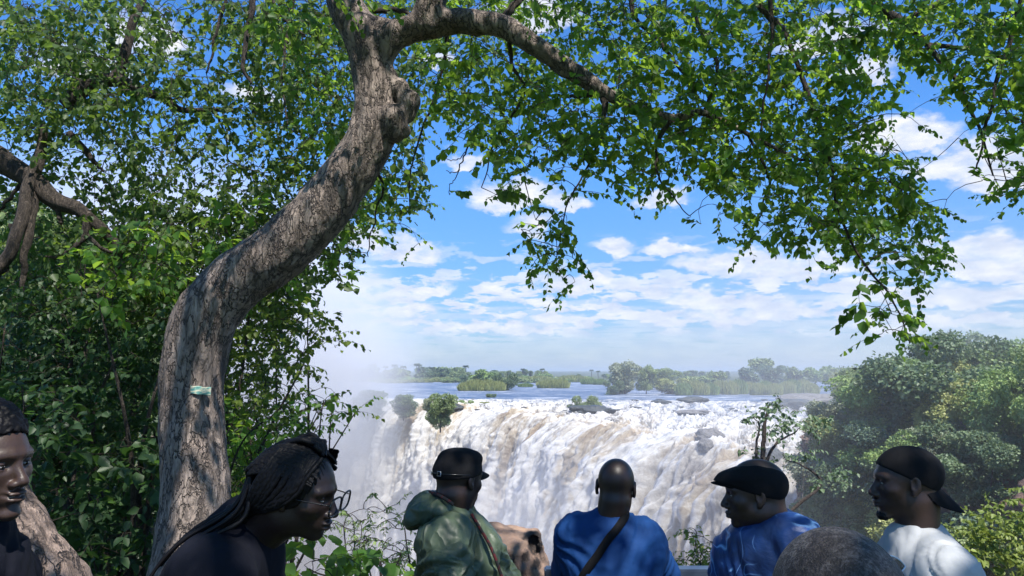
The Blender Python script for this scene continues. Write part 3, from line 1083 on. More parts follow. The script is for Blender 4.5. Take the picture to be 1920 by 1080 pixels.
HL = [
    [(1110, 158, 4.9, 34), (1150, 182, 4.88, 24), (1200, 205, 4.85, 19), (1260, 220, 4.8, 17), (1320, 212, 4.75, 13), (1400, 250, 4.7, 9), (1500, 300, 4.6, 6)],
    [(1600, -60, 5.6, 30), (1640, 8, 5.6, 24), (1690, 42, 5.6, 20), (1740, 84, 5.6, 13), (1790, 150, 5.5, 9), (1830, 230, 5.5, 6), (1862, 330, 5.4, 3)],
    [(1690, 42, 5.6, 13), (1760, 6, 5.6, 10), (1850, -40, 5.6, 8)],
    [(1740, 84, 5.6, 10), (1820, 92, 5.5, 8), (1930, 125, 5.4, 6)],
    [(1470, 60, 4.8, 9), (1510, 160, 4.7, 9), (1548, 270, 4.65, 8), (1562, 360, 4.6, 6), (1592, 450, 4.55, 5), (1640, 520, 4.5, 4), (1688, 590, 4.45, 3), (1705, 640, 4.45, 2)],
    [(1400, 250, 4.7, 6), (1440, 330, 4.7, 5), (1425, 400, 4.7, 3), (1400, 455, 4.7, 2)],
    [(1128, 166, 4.9, 18), (1135, 210, 4.85, 12), (1110, 300, 4.8, 5), (1065, 380, 4.8, 3), (1040, 480, 4.8, 2)],
    [(955, 55, 4.95, 12), (962, 120, 5.0, 8), (985, 180, 5.0, 7), (930, 260, 5.1, 4), (898, 350, 5.1, 2)],
    [(1320, 212, 4.75, 9), (1345, 130, 4.8, 8), (1310, 50, 4.9, 7), (1290, -40, 5, 7)],
    [(1440, -60, 4.5, 12), (1446, 50, 4.5, 8), (1438, 140, 4.5, 5), (1425, 260, 4.5, 3)],
    [(1400, -40, 5.0, 14), (1430, 20, 5.0, 12), (1462, 50, 5.0, 10), (1470, 60, 4.8, 9)],
    [(1185, -40, 5.2, 14), (1190, 30, 5.2, 9), (1245, 90, 5.2, 8), (1290, 150, 5.2, 5), (1310, 200, 5.2, 3)],
    [(940, 45, 4.95, 22), (960, 15, 5.0, 16), (1000, -20, 5.1, 14), (1060, -80, 5.2, 10)],
    [(1130, 170, 4.9, 12), (1080, 182, 4.95, 8), (1030, 176, 5.0, 5), (985, 165, 5.0, 3)],
    [(700, 20, 5.3, 12), (745, 18, 5.3, 10), (770, 30, 5.2, 9), (790, 45, 5.1, 9)],
    [(1260, 220, 4.8, 10), (1230, 280, 4.8, 6), (1240, 340, 4.75, 4), (1290, 400, 4.7, 2)],
    [(1500, 300, 4.6, 6), (1570, 310, 4.6, 4), (1640, 330, 4.6, 3), (1690, 350, 4.6, 2)],
    [(1920, -20, 5.0, 12), (1880, 120, 5.0, 9), (1850, 240, 5.0, 6), (1830, 320, 5.0, 3)],
    [(840, 60, 5.3, 10), (830, 130, 5.4, 7), (800, 230, 5.5, 5), (770, 320, 5.6, 3), (765, 400, 5.6, 2)],
    [(690, 300, 5.3, 8), (720, 350, 5.5, 5), (700, 420, 5.6, 3), (690, 480, 5.6, 2)],
    [(885, 250, 5.0, 4), (872, 290, 5.0, 3), (860, 320, 5.0, 2), (832, 318, 5.0, 1.2)],
    [(872, 285, 5.0, 2), (855, 300, 5.0, 1.6), (826, 292, 5.0, 1)], [(862, 318, 5.0, 2), (848, 345, 5.0, 1.5), (838, 362, 5.0, 1)],
]
skel = []
HB = Build()
for L in HL[:4]:
    B1 = Build(); skel.append(limb(B1, L, 60, 10, .02))
    child('branch', B1.mesh('branch'), hero, [m_bark if L is HL[0] else m_twig])
for L in HL[4:]:
    skel.append(limb(HB, L, 50, 6, .03))
for L in (RL, US):
    p, r = P3(L); skel.append(spline(p, 40))
skel = np.vstack(skel)
#          0         1         2         3         4
#          012345678901234567890123456789012345678901234567
HMAP = ["             5566678677788888788888888888888888887788",
        "             5676654666665688888888888888888888888888",
        "             4564444 5788778888888888888888888877788878"[:48],
        "             45664   6888888888888888888888854577888777",
        "             45666    788888888888888888888853335778887",
        "             55566    678888888888888888888885112577887",
        "             45566     57888777888888888888888411467788",
        "              455       5776677788888888888888721133788",
        "                5534    146655777788888888888864114446677"[:48],
        "                55554    1344563667777888888888621115555"[:48],
        "                15665    11351463 1333566888888885 1124 22"[:48],
        "                 5553     1    57    2456788888883   12",
        "                 343            56      233456788841   ",
        "                 32             36           1124571   ",
        "                                1 1              15 51 ",
        "                                                  166  "]
HMAP = [
    "............55666787888888888888888888888888888888",
    "............5676654577777788888888888888888888888888",
    ".............56444 4778877888888888888888888888888",
    ".............5664..5888888888888888888885346788888",
    ".............4666...788888888888888888885212478888",
    "..............566...68888888888888888888842112678888",
    "..............466...1688787888888888888885.1136788",
    "...............56...1147666777888888888888311246788",
    "...............556...1366555667778888888888.1146777",
    "................566..1254..43.2235677888888..123566",
    "................4554.....55.....3566688888882....2.",
    "...............45542....466......24556788883......",
    "..............354.......466...........123678......",
    ".............232.........35.............356.......",
    "............................................55......"[:50],
    "........................................165.......",
    ".........................................35.......",
]
HMAP[14] = "........................................36........"
HMAP[15] = ".........................................65......."
HMAP[16] = ".........................................25......."
pts = from_map(HMAP, 40, 0, (4.1, 6.0), 50, 13, 1.25)
LIMBX = [780, 880, 945, 1005, 1065, 1128, 1260]; LIMBY = [45, 40, 52, 88, 128, 166, 215]
pts = [(a, b_, c_ if not ((560 < a < 830 and b_ > 20) or (780 < a < 1150 and abs(b_ - np.interp(a, LIMBX, LIMBY)) < 48)) else rng.uniform(5.3, 6.6)) for a, b_, c_ in pts]
base = np.array([at(px, py - 18, Y) for px, py, Y in pts])
n = len(base)
dirs = np.c_[rng.normal(.1, .7, n), rng.normal(-.1, .6, n), rng.normal(-.22, .4, n)]
size = rng.uniform(.034, .054, n) * np.where(rng.random(n) < .12, 1.45, 1.0)
LB, TB = sprays(base, dirs, rng.uniform(.12, .27, n), 13, size, droop=.25, lw=.43)
connect(HB, skel, base, .0028)
# unseen sprays added to the crown above and behind the camera for shade
n2 = 4300
bx_ = np.c_[rng.uniform(-7.5, 8.5, n2), rng.uniform(-5.0, 4.5, n2), rng.uniform(4.9, 8.8, n2)]
ok = fbm(bx_ * .8, 3, 91) > -.28
# keep it out of the picture: only where the camera does not look
py_ = []
u = np.c_[bx_[:, 0], bx_[:, 1], bx_[:, 2] - EYE]
cp_, sp_ = math.cos(PITCH), math.sin(PITCH)
fw = u[:, 1] * cp_ + u[:, 2] * sp_; upv = -u[:, 1] * sp_ + u[:, 2] * cp_
ok &= (fw < .05) | (upv / np.maximum(fw, .01) > 600 / FPX)
bx_ = bx_[ok]; n2 = len(bx_)
LB2, TB2 = sprays(bx_, np.c_[rng.normal(0, .7, n2), rng.normal(0, .7, n2), rng.normal(-.4, .3, n2)], rng.uniform(.3, .55, n2), 14, rng.uniform(.085, .12, n2))
HO = Build()
OL = [[(900, -220, 4.7, 44), (1000, -420, 4.2, 40), (1300, -900, 3.2, 30)], [(570, -300, 5.2, 50), (560, -520, 4.6, 44), (600, -1100, 3.2, 36)]]  # unseen limbs carrying the added shade sprays
osk = [limb(HO, L, 30, 8) for L in OL]
osk += [spline(np.array([osk[0][-1], (3.5, 1.5, 6.2), (5.5, -1, 6.6), (7, -3, 6.8)]), 30), spline(np.array([osk[1][-1], (0.2, 0.5, 6.6), (1.5, -2, 7), (2, -4.5, 7.2)]), 30), spline(np.array([osk[0][-1], (3.5, .5, 6.8), (2.5, -1.5, 7.2), (5, -4, 7.4)]), 30)]
for q in osk[2:]:
    HO.tube(q, np.linspace(.07, .015, 30), 6)
connect(HO, np.vstack(osk), bx_, .005)
for B_ in (LB2,):
    for v, f, a in zip(B_.V, B_.F, B_.A): pass
V2 = np.vstack(LB2.V); 
LBm = Build(); 
for v, f0, a in zip(LB.V, LB.F, LB.A): pass
crown = quadmesh('crown', np.vstack(LB.V + LB2.V), np.vstack([np.vstack(LB.F), np.vstack(LB2.F) + LB.n]), True, {'tint': np.concatenate(LB.A + LB2.A)})  # visible leaves and the added shade sprays in one mesh
child('crown', crown, hero, [m_leaf_hero])
tw = quadmesh('twigs', np.vstack(HB.V + TB.V + HO.V + TB2.V), np.vstack([np.vstack(HB.F), np.vstack(TB.F) + HB.n, np.vstack(HO.F) + HB.n + TB.n, np.vstack(TB2.F) + HB.n + TB.n + HO.n]), True)
child('twigs', tw, hero, [m_twig])
print('hero sprays', n, 'overhead', n2)

# ------------------------------------------------------------------ trees and undergrowth on the left
def lefttree(label, limbs, rows, Yr, leafm, sz, k, area, barkm, dens=1.0, slen=(.2, .42), mask=None, base_at=None, y0=0, twr=.003):
    e = empty('tree', (base_at[0], base_at[1], gz(*base_at)))
    tag(e, label, 'tree')
    sk = []
    for i, L in enumerate(limbs):
        B1 = Build(); q = limb(B1, L, 50, 10 if L[0][3] > 20 else 6, .03); sk.append(q)
        child('trunk' if i == 0 else 'branch', B1.mesh('branch'), e, [barkm])
    p = [q for q in from_map(rows, 40, y0, Yr, area, k, dens) if mask is None or mask(q[0], q[1])]
    b = np.array([at(px, py - 12, Y) for px, py, Y in p]); n = len(b)
    LB, TB = sprays(b, np.c_[rng.normal(0, .8, n), rng.normal(-.1, .6, n), rng.normal(-.3, .45, n)], rng.uniform(*slen, n), k, rng.uniform(sz * .7, sz * 1.35, n), lw=.42)
    C = Build(); connect(C, np.vstack(sk), b, twr)
    child('crown', quadmesh('crown', np.vstack(LB.V), np.vstack(LB.F), True, {'tint': np.concatenate(LB.A)}), e, [leafm])
    child('twigs', quadmesh('twigs', np.vstack(C.V + TB.V), np.vstack([np.vstack(C.F), np.vstack(TB.F) + C.n])), e, [m_twig])
    return e


#     0    5    10   15
LMAP = [
    "778877766688888876655555",
    "788877774388888866555555",
    "88888877533788886665....",
    "777888876557888766665...",
    "7778888776658888666656..",
    "88888876666788777665....",
    "88887777755666777665....",
    "77778876655666655565....",
    "77777887666667778766....",
    "78877887777788888755....",
    "788788888888888885......",
    "78888888888888885.......",
    "8888888888888853........",
    "8888888888888853........",
    "88888888888888..........",
]
lefttree('dense small-leaved tree at the upper left with dark limbs crossing the sky gaps',
         [[(120, 196, 8.0, 28), (170, 158, 8, 30), (215, 150, 8, 26), (262, 167, 8, 20), (310, 186, 8, 18), (345, 205, 8, 12), (445, 208, 8, 6)],
          [(215, 150, 8, 22), (232, 110, 8, 20), (250, 40, 8, 16), (290, -60, 8, 14)],
          [(55, 70, 8.3, 8), (110, 95, 8.3, 14), (140, 140, 8.2, 8), (165, 160, 8.1, 6)],
          [(478, -40, 7, 14), (468, 40, 7, 12), (459, 130, 7, 8), (470, 160, 7, 4)],
          [(430, -40, 7.5, 9), (410, 50, 7.5, 7), (386, 140, 7.5, 4)],
          [(552, -60, 7, 9), (540, 60, 7, 7), (531, 160, 7, 5), (540, 240, 7, 3)],
          [(490, -30, 7, 7), (530, 30, 7, 6), (572, 72, 7, 4)], [(400, 200, 8, 4), (425, 260, 8, 4), (430, 300, 8, 3), (470, 330, 8, 2)]],
         LMAP, (6.8, 9.5), m_leaf_left, .064, 12, 34, m_twig, 1.4, mask=lambda x, y: x > 230 or y < 230, base_at=(-4.6, 8.4), twr=.004)
lefttree('tree at the left edge with thick brown forking limb sagging to the right',
         [[(-140, 200, 6.8, 66), (-60, 268, 6.9, 56), (0, 300, 7, 48), (60, 335, 7, 40), (100, 375, 7, 32), (150, 396, 7, 28), (200, 440, 7.1, 20), (235, 482, 7.2, 12)],
          [(84, 235, 7, 14), (72, 300, 7, 22), (52, 350, 6.9, 24), (38, 420, 6.8, 24), (12, 480, 6.7, 24), (-40, 540, 6.6, 24)],
          [(60, 340, 7, 18), (60, 400, 6.9, 18), (46, 480, 6.8, 14), (42, 550, 6.8, 8)],
          [(165, 402, 7, 18), (155, 450, 7, 13), (115, 478, 7, 8), (84, 482, 7, 4)],
          [(158, 435, 7, 9), (185, 462, 7, 8), (215, 475, 7.1, 6)],
          [(130, 250, 7.4, 15), (165, 290, 7.4, 12), (195, 322, 7.4, 5)],
          [(45, 335, 7, 9), (20, 370, 7, 7), (-10, 400, 7, 6)], [(20, 420, 6.8, 8), (22, 480, 6.8, 6), (0, 520, 6.8, 5)],
          [(105, 385, 7, 12), (115, 420, 7, 7)]],
         LMAP, (6.9, 9.2), m_leaf_left, .062, 12, 40, m_twig, .85, mask=lambda x, y: x <= 230 and y >= 230, base_at=(-6.5, 6.6), twr=.004)

UMAP = [  # from y = 400
    "5555555556667777520.....",
    "66666666677777753.......",
    "77777777777777530.......",
    "777777778887872.........",
    "8888888888777650........",
    "88888888888788553.......",
    "8888888888877762........",
    "888888888887766.........",
    "8888888888877633........",
    "888888888887765343......",
    "8888888888887656660.....",
    "888888888888772210......",
    "8888888888888731........",
    "88888888888877..........",
    "88888888888877..........",
    "88888888888877..........",
    "88888888888877..........",
    "88888888888877..........",
]


def bush(label, cx, cy, Yr, rows, leafm, sz, k, area, y0, mask, stem_px, dens=1.9, name='bush', slen=(.2, .45), up=.25, group=None, lw=.36):
    e = empty(name, tuple(at(stem_px[0], 700, stem_px[1]))[:2] + (0,))
    e.location.z = gz(e.location.x, e.location.y)
    tag(e, label, 'bush', group)
    p = [q for q in from_map(rows, 40, y0, Yr, area, k, dens) if mask(q[0], q[1])]
    b = np.array([at(px, py, Y) for px, py, Y in p]); n = len(b)
    LB, TB = sprays(b, np.c_[rng.normal(0, .8, n), rng.normal(-.3, .6, n), rng.normal(up, .5, n)], rng.uniform(*slen, n), k, rng.uniform(sz * .7, sz * 1.3, n), lw=lw)
    S = Build()
    b0 = np.array(e.location)
    top = b.mean(0); sk = []
    for i in range(5):
        t_ = b[rng.integers(n)]
        q = spline(np.array([b0 + rng.normal(0, .12, 3) * [1, 1, 0], b0 * .5 + t_ * .5 + rng.normal(0, .2, 3), t_]), 20)
        S.tube(q, np.linspace(.03, .006, 20), 6); sk.append(q)
    connect(S, np.vstack(sk), b, .003)
    child('foliage', quadmesh('foliage', np.vstack(LB.V), np.vstack(LB.F), True, {'tint': np.concatenate(LB.A)}), e, [leafm])
    child('stems', quadmesh('stems', np.vstack(S.V + TB.V), np.vstack([np.vstack(S.F), np.vstack(TB.F) + S.n])), e, [m_twig])
    return e


def rect(a, b, c, d): return lambda x, y: a <= x < c and b <= y < d


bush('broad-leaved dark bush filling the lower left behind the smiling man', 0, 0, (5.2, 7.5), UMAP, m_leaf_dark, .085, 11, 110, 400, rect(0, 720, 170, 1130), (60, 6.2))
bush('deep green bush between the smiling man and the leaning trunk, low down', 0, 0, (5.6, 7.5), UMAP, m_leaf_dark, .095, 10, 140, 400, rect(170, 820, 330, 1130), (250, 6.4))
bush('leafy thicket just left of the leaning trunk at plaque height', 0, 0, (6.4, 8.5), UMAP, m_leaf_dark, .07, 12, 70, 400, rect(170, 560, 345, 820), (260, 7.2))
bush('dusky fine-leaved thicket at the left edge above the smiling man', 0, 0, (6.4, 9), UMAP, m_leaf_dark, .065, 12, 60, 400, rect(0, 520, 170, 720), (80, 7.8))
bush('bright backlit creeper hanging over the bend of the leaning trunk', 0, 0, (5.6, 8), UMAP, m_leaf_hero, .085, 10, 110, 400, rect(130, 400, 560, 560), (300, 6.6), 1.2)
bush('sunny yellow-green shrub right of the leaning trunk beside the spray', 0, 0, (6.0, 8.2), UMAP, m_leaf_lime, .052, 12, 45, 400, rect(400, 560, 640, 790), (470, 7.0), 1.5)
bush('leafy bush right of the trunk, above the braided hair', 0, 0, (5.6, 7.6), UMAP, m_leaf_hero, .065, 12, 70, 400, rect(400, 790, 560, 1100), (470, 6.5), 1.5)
T9 = [[(-30, 840, 9.6, 60), (20, 772, 9.5, 46), (70, 712, 9.4, 38), (130, 632, 9.2, 32), (200, 572, 9.0, 26), (265, 530, 9, 18), (340, 480, 9, 9)],
      [(190, 578, 9, 16), (215, 520, 9, 12), (240, 470, 9, 6)]]
lefttree('slanting pale-barked tree deep in the thicket at the left', T9, ["........................"] * 10 + UMAP, (8.6, 11), m_leaf_left, .07, 12, 50, m_bark_pale, 1.3, mask=lambda x, y: x < 560 and y < 1000, base_at=(-7.2, 9.9))
# ------------------------------------------------------------------ vegetation of the far side and the right bank
def proto_tree(name, lobes, nleaf, lsize, trunkm, leafm, limbs=6, trunk_h=.35, trunk_r=.03, seed=0, flat=1.0, shell=.55, thr=-.25):
    """unit-height tree; lobes: (x,y,z,rx,rz)"""
    r_ = np.random.default_rng(seed)
    T = Build()
    q = spline(np.array([(0, 0, -.25), (0, 0, 0), (r_.normal(0, .02), r_.normal(0, .02), trunk_h * .6), (0, 0, trunk_h)]), 12)
    T.tube(q, np.linspace(trunk_r * 1.2, trunk_r * .7, 12), 8)
    for i in range(limbs):
        l = lobes[i % len(lobes)]
        e = np.array(l[:3]) + r_.normal(0, .04, 3)
        T.tube(spline(np.array([(0, 0, trunk_h * .7), (e[0] * .45, e[1] * .45, trunk_h + (e[2] - trunk_h) * .35), e]), 10), np.linspace(trunk_r * .55, trunk_r * .12, 10), 5)
    w = np.array([l[3] ** 2 for l in lobes]); w /= w.sum()
    li = r_.choice(len(lobes), nleaf * 2, p=w)
    L = np.array(lobes)[li]
    d = r_.normal(size=(nleaf * 2, 3)); d /= np.linalg.norm(d, axis=1)[:, None]
    rad = shell + (1 - shell) * r_.random(nleaf * 2) ** .6
    bumpy = 1 + .42 * fbm(d * 2.3 + li[:, None] * 3.1, 3, seed)
    P = L[:, :3] + d * (rad * bumpy)[:, None] * np.c_[L[:, 3], L[:, 3], L[:, 4]]
    keep = fbm(P * 7, 3, seed + 3) > thr
    P, d = P[keep][:nleaf], d[keep][:nleaf]
    n = len(P)
    ax_ = d * .5 + r_.normal(0, .8, (n, 3)) + [0, 0, -.2]
    nr = d * .8 + [0, 0, .5] + r_.normal(0, .5, (n, 3))
    clump = np.clip(.5 + .9 * fbm(P * 5, 3, seed + 7) + r_.normal(0, .15, n), 0, 1)
    V, F, t = leaves(P, ax_, nr, lsize * r_.uniform(.6, 1.5, n), wid=.42, tint=clump)
    tm = T.mesh('trunk'); tm.materials.append(trunkm)
    cm = quadmesh('crown', V, F, True, {'tint': t}); cm.materials.append(leafm)
    return tm, cm


def place(protos, name, x, y, h, wfac, mat, label, cat, group=None, z=None, rz=None, sink=0.0):
    tm, cm = protos
    z = gz(x, y) if z is None else z
    if cat == 'bush': h, sink = h * 1.2, sink + h * .24
    e = empty(name, (x, y, z - sink), rng.uniform(0, 6.28) if rz is None else rz)
    e.scale = (h * wfac, h * wfac, h)
    tag(e, label, cat, group)
    for nm, me in (('trunk', tm), ('crown', cm)):
        if me is None: continue
        o = bpy.data.objects.new(nm, me); col.objects.link(o); o.parent = e
        if nm == 'crown' and mat is not None:
            o.material_slots[0].link = 'OBJECT'; o.material_slots[0].material = mat
    return e


def lobes_round(n, seed, spread=.3, z0=.45, z1=.85, r=.22):
    q = np.random.default_rng(seed)
    L = []
    for i in range(n):
        a = q.uniform(0, 6.28); zz = q.uniform(z0, z1); s = spread * math.sqrt(q.random()) * (1.1 - abs(zz - .6))
        rr = r * q.uniform(.7, 1.2)
        L.append((s * math.cos(a), s * math.sin(a), min(zz, 1 - rr * .8), rr, rr * q.uniform(.6, .85)))
    return L


P_NEAR = [proto_tree('t', lobes_round(13, 1, .32, .3, .86, .2), 17000, .024, m_twig, m_far[0], 8, .3, .022, 1),
          proto_tree('t', lobes_round(16, 2, .4, .16, .85, .18), 19000, .024, m_twig, m_far[0], 9, .2, .02, 2),
          proto_tree('t', lobes_round(11, 3, .42, .5, .88, .19), 15000, .023, m_bark_pale, m_far[0], 9, .45, .02, 3, thr=-.12),
          proto_tree('t', lobes_round(14, 4, .3, .2, .85, .2), 18000, .026, m_twig, m_far[0], 7, .25, .02, 4),
          proto_tree('t', lobes_round(16, 5, .45, .2, .7, .2), 18000, .028, m_twig, m_far[0], 8, .15, .015, 5, shell=.35),
          proto_tree('t', lobes_round(11, 6, .36, .4, .85, .17), 9000, .022, m_bark_pale, m_far[0], 10, .5, .016, 6, thr=-.02)]
P_FULL = [proto_tree('t', lobes_round(18, 21, .34, .12, .88, .19), 15000, .030, m_twig, m_far[0], 9, .2, .022, 21),
          proto_tree('t', lobes_round(15, 22, .40, .14, .80, .21), 15000, .030, m_twig, m_far[0], 9, .15, .022, 22)]
P_BUSH = [proto_tree('t', lobes_round(16, 31, .36, .02, .74, .23), 13000, .032, m_twig, m_far[0], 9, .1, .02, 31),
          proto_tree('t', lobes_round(13, 32, .30, .05, .85, .22), 13000, .032, m_twig, m_far[0], 9, .1, .02, 32)]
P_FAR = [proto_tree('t', lobes_round(8, 11, .3, .25), 2200, .07, m_twig, m_far[0], 5, .35, .03, 11),
         proto_tree('t', lobes_round(10, 12, .42, .3, .8, .2), 2200, .07, m_twig, m_far[0], 5, .3, .03, 12),
         proto_tree('t', lobes_round(6, 13, .25, .55, .85, .2), 1200, .08, m_twig, m_far[0], 5, .45, .03, 13),
         proto_tree('t', lobes_round(9, 14, .55, .15, .7, .25), 1600, .1, m_twig, m_far[0], 4, .1, .02, 14)]


def proto_palm(seed):
    r_ = np.random.default_rng(seed)
    T = Build(); T.tube(spline(np.array([(0, 0, -.1), (.01, 0, .3), (-.01, .01, .6), (0, 0, .88)]), 10), np.linspace(.022, .016, 10), 6)
    pos, ax_, nr = [], [], []
    for i in range(26):
        a = r_.uniform(0, 6.28); up = r_.uniform(-.4, 1)
        d = np.array([math.cos(a), math.sin(a), up]); d /= np.linalg.norm(d)
        for k in range(14):
            t = .03 + .12 * k / 14
            p = np.array([0, 0, .88]) + d * t + np.array([0, 0, -1]) * t * t * 2
            pos.append(p); ax_.append(d + r_.normal(0, .5, 3)); nr.append([0, 0, 1])
    V, F, t = leaves(np.array(pos), np.array(ax_), np.array(nr, float) + r_.normal(0, .3, (len(pos), 3)), np.full(len(pos), .05), .3)
    tm = T.mesh('trunk'); tm.materials.append(m_twig)
    cm = quadmesh('crown', V, F, True, {'tint': t}); cm.materials.append(m_far[1])
    return tm, cm


PALM = proto_palm(5)


def proto_reeds(seed, n=1500):
    r_ = np.random.default_rng(seed)
    a = r_.uniform(0, 6.28, n); rr = np.sqrt(r_.random(n)) * .9
    p = np.c_[rr * np.cos(a), rr * np.sin(a), np.zeros(n)]
    hgt = (1 - .45 * rr ** 2) * r_.uniform(.7, 1.05, n)
    ax_ = np.c_[r_.normal(0, .2, n), r_.normal(0, .2, n), np.ones(n)]
    nr = np.c_[r_.normal(0, 1, n), r_.normal(0, 1, n), np.zeros(n)]
    V, F, t = leaves(p, ax_, nr, hgt, wid=.035, fold=.01)
    me = quadmesh('blades', V, F, True, {'tint': t}); me.materials.append(m_far[2])
    return me


REED = [proto_reeds(1), proto_reeds(2)]
m_reed = leaf_mat('reed_blades', (0.36, 0.42, 0.13), (0.58, 0.60, 0.26), (0.45, 0.50, 0.16), .35)


def reeds(px, by, w, h, mat, label='clump of tall yellow-green reeds standing in the river', group='reed beds in the river', D=None):
    D = D or 10 * FPX / (by - 700)
    p = at(px, by, D)
    o = link('reed_bed', REED[int(rng.integers(2))], mats=())
    o.location = (p.x, p.y, RIV - .1)
    o.scale = (w / 2 * D / FPX, w / 2 * D / FPX * .6, h * D / FPX)
    o.rotation_euler.z = rng.uniform(-.2, .2)
    o.material_slots[0].link = 'OBJECT'; o.material_slots[0].material = mat
    tag(o, label, 'reeds', group)
    return o


def fartree(px, by, w, h, kind, mat, label, cat='tree', group=None, protos=None, D=None):
    if protos is not None: protos, kind = (P_BUSH if cat == 'bush' else P_FULL), (0 if cat == 'bush' else kind % 2)
    D = D or 10 * FPX / (by - 700)
    p = at(px, by, D); H = h * D / FPX
    return place((protos or P_FAR)[kind % len(protos or P_FAR)], 'tree' if cat == 'tree' else 'bush', p.x, p.y, H, w / h * .95, mat, label, cat, group, z=RIV - .2)


# islands in the river
fartree(1172, 738, 72, 64, 1, m_far[3], 'broad grey-green tree on the river island, tallest of the island trees', protos=P_NEAR)
fartree(1212, 738, 48, 56, 0, m_far[0], 'rounded tree directly right of the tallest island tree', protos=P_NEAR)
fartree(1150, 739, 34, 34, 4, m_far[1], 'low dark bush at the left foot of the tallest island tree', 'bush', protos=P_NEAR)
fartree(1262, 738, 62, 38, 3, m_far[2], 'domed yellow-green bush on the island between tall tree and reeds', 'bush', protos=P_NEAR)
fartree(1244, 730, 70, 42, 1, m_far[0], 'olive tree rising behind the domed yellow-green island bush', protos=P_NEAR)
fartree(1310, 732, 46, 34, 3, m_far[0], 'mid-green tree right behind the domed island bush')
fartree(1345, 728, 46, 38, 0, m_far[0], 'mid-green tree at the left end of the long reed bed')
fartree(1403, 726, 44, 44, 0, m_far[4], 'bluish tree left of the darkest tree behind the reeds')
fartree(1445, 727, 60, 46, 1, m_far[4], 'darkest blue-green spreading tree behind the reeds', protos=P_NEAR)
fartree(1430, 722, 60, 52, 2, m_far[0], 'taller paler tree standing behind the darkest tree')
fartree(1490, 725, 46, 44, 0, m_far[0], 'rounded tree right of the darkest tree behind the reeds')
fartree(1530, 726, 60, 42, 1, m_far[5], 'fresh green tree where the reeds meet the right bank')
fartree(1575, 728, 60, 42, 1, m_far[0], 'green tree on the river shore behind the right bank edge')
for i in range(15):
    px = 1285 + i * 17 + rng.uniform(-5, 5)
    reeds(px, 738.5 + rng.uniform(-2, 2), 36, 26 + rng.uniform(-5, 5), m_reed if i % 3 else m_far[5], 'yellow-green reed clump in the long reed bed before the trees', 'long reed bed')
for px, w, h in ((872, 30, 18), (893, 40, 24), (915, 36, 23), (932, 36, 20)):
    reeds(px, 732, w, h, m_reed, 'reed clump on the small left island with the dark bush', 'reeds of the small left island')
fartree(948, 731, 44, 40, 3, m_far[1], 'dark rounded bush at the right end of the small left island', 'bush', protos=P_NEAR)
fartree(870, 724, 16, 27, 0, m_far[4], 'small dark tree at the left end of the small left island')
fartree(905, 724, 46, 34, 1, m_far[5], 'pale green tree behind the small left island')
for px, by, w, h in ((1025, 727, 40, 17), (1048, 727, 44, 19), (985, 725, 30, 8), (1105, 720, 34, 12), (1125, 721, 30, 12), (1075, 716, 60, 14), (1010, 717, 60, 14), (830, 716, 50, 10), (785, 717, 60, 8), (735, 718, 60, 8), (965, 716, 50, 12)):
    reeds(px, by, w, h, m_reed if w > 35 else m_far[5], 'low reed patch far out in the river', 'far reed patches')
# tree line on the far shore
for i in range(150):
    px = rng.uniform(560, 1560)
    by = rng.uniform(711.5, 715.5)
    D = 10 * FPX / (by - 700)
    h = rng.uniform(13, 24) * (1.25 if px < 900 else .85) * (.75 if 1040 < px < 1140 else 1)
    k = int(rng.integers(4))
    fartree(px, by, h * rng.uniform(.8, 1.5), h, k, m_far[int(rng.choice([0, 1, 1, 4, 5, 0]))], 'hazy green tree in the distant tree line across the river', group='distant tree line across the river')
for i in range(40):
    px = rng.uniform(690, 1130); by = rng.uniform(714.5, 717.5); h = rng.uniform(8, 13)
    fartree(px, by, h * rng.uniform(1.4, 2.2), h, 3, m_far[int(rng.choice([2, 5, 0]))], 'low yellow-green bush on the far waterline', 'bush', group='low bushes on the far waterline')
for i in range(22):
    px = float(rng.choice([rng.uniform(690, 800), rng.uniform(800, 1150), rng.uniform(1050, 1500)], p=[.4, .45, .15])); by = rng.uniform(711, 714); h = rng.uniform(22, 32)
    if px > 900: h *= .75
    D = 10 * FPX / (by - 700); p = at(px, by, D)
    place(PALM, 'palm_tree', p.x, p.y, h * D / FPX, 1.35, None, 'tall thin palm poking above the distant tree line', 'palm tree', 'palms in the distant tree line', z=RIV)

# bushes and rocks on the brink
m_boulder, nt, b = material('boulder')
oc = obj_coord(nt)
n1 = nt.noise(oc, 2.2, 6, .65); n2 = nt.noise(oc, 9, 5, .7)
nt.put(b.inputs['Base Color'], nt.mix(nt.maprange(n1, .35, .65), (0.11, 0.105, 0.10), (0.27, 0.25, 0.23)))
b.inputs['Roughness'].default_value = .75
bump(nt, b, nt.math('ADD', n1, nt.math('MULTIPLY', n2, .4)), 1, .3)
m_boulder_dark, nt, b = material('boulder_dark')
oc = obj_coord(nt)
n1 = nt.noise(oc, 2.2, 6, .65)
nt.put(b.inputs['Base Color'], nt.mix(n1, (0.02, 0.03, 0.03), (0.08, 0.085, 0.08)))
b.inputs['Roughness'].default_value = .35
bump(nt, b, n1, 1, .3)


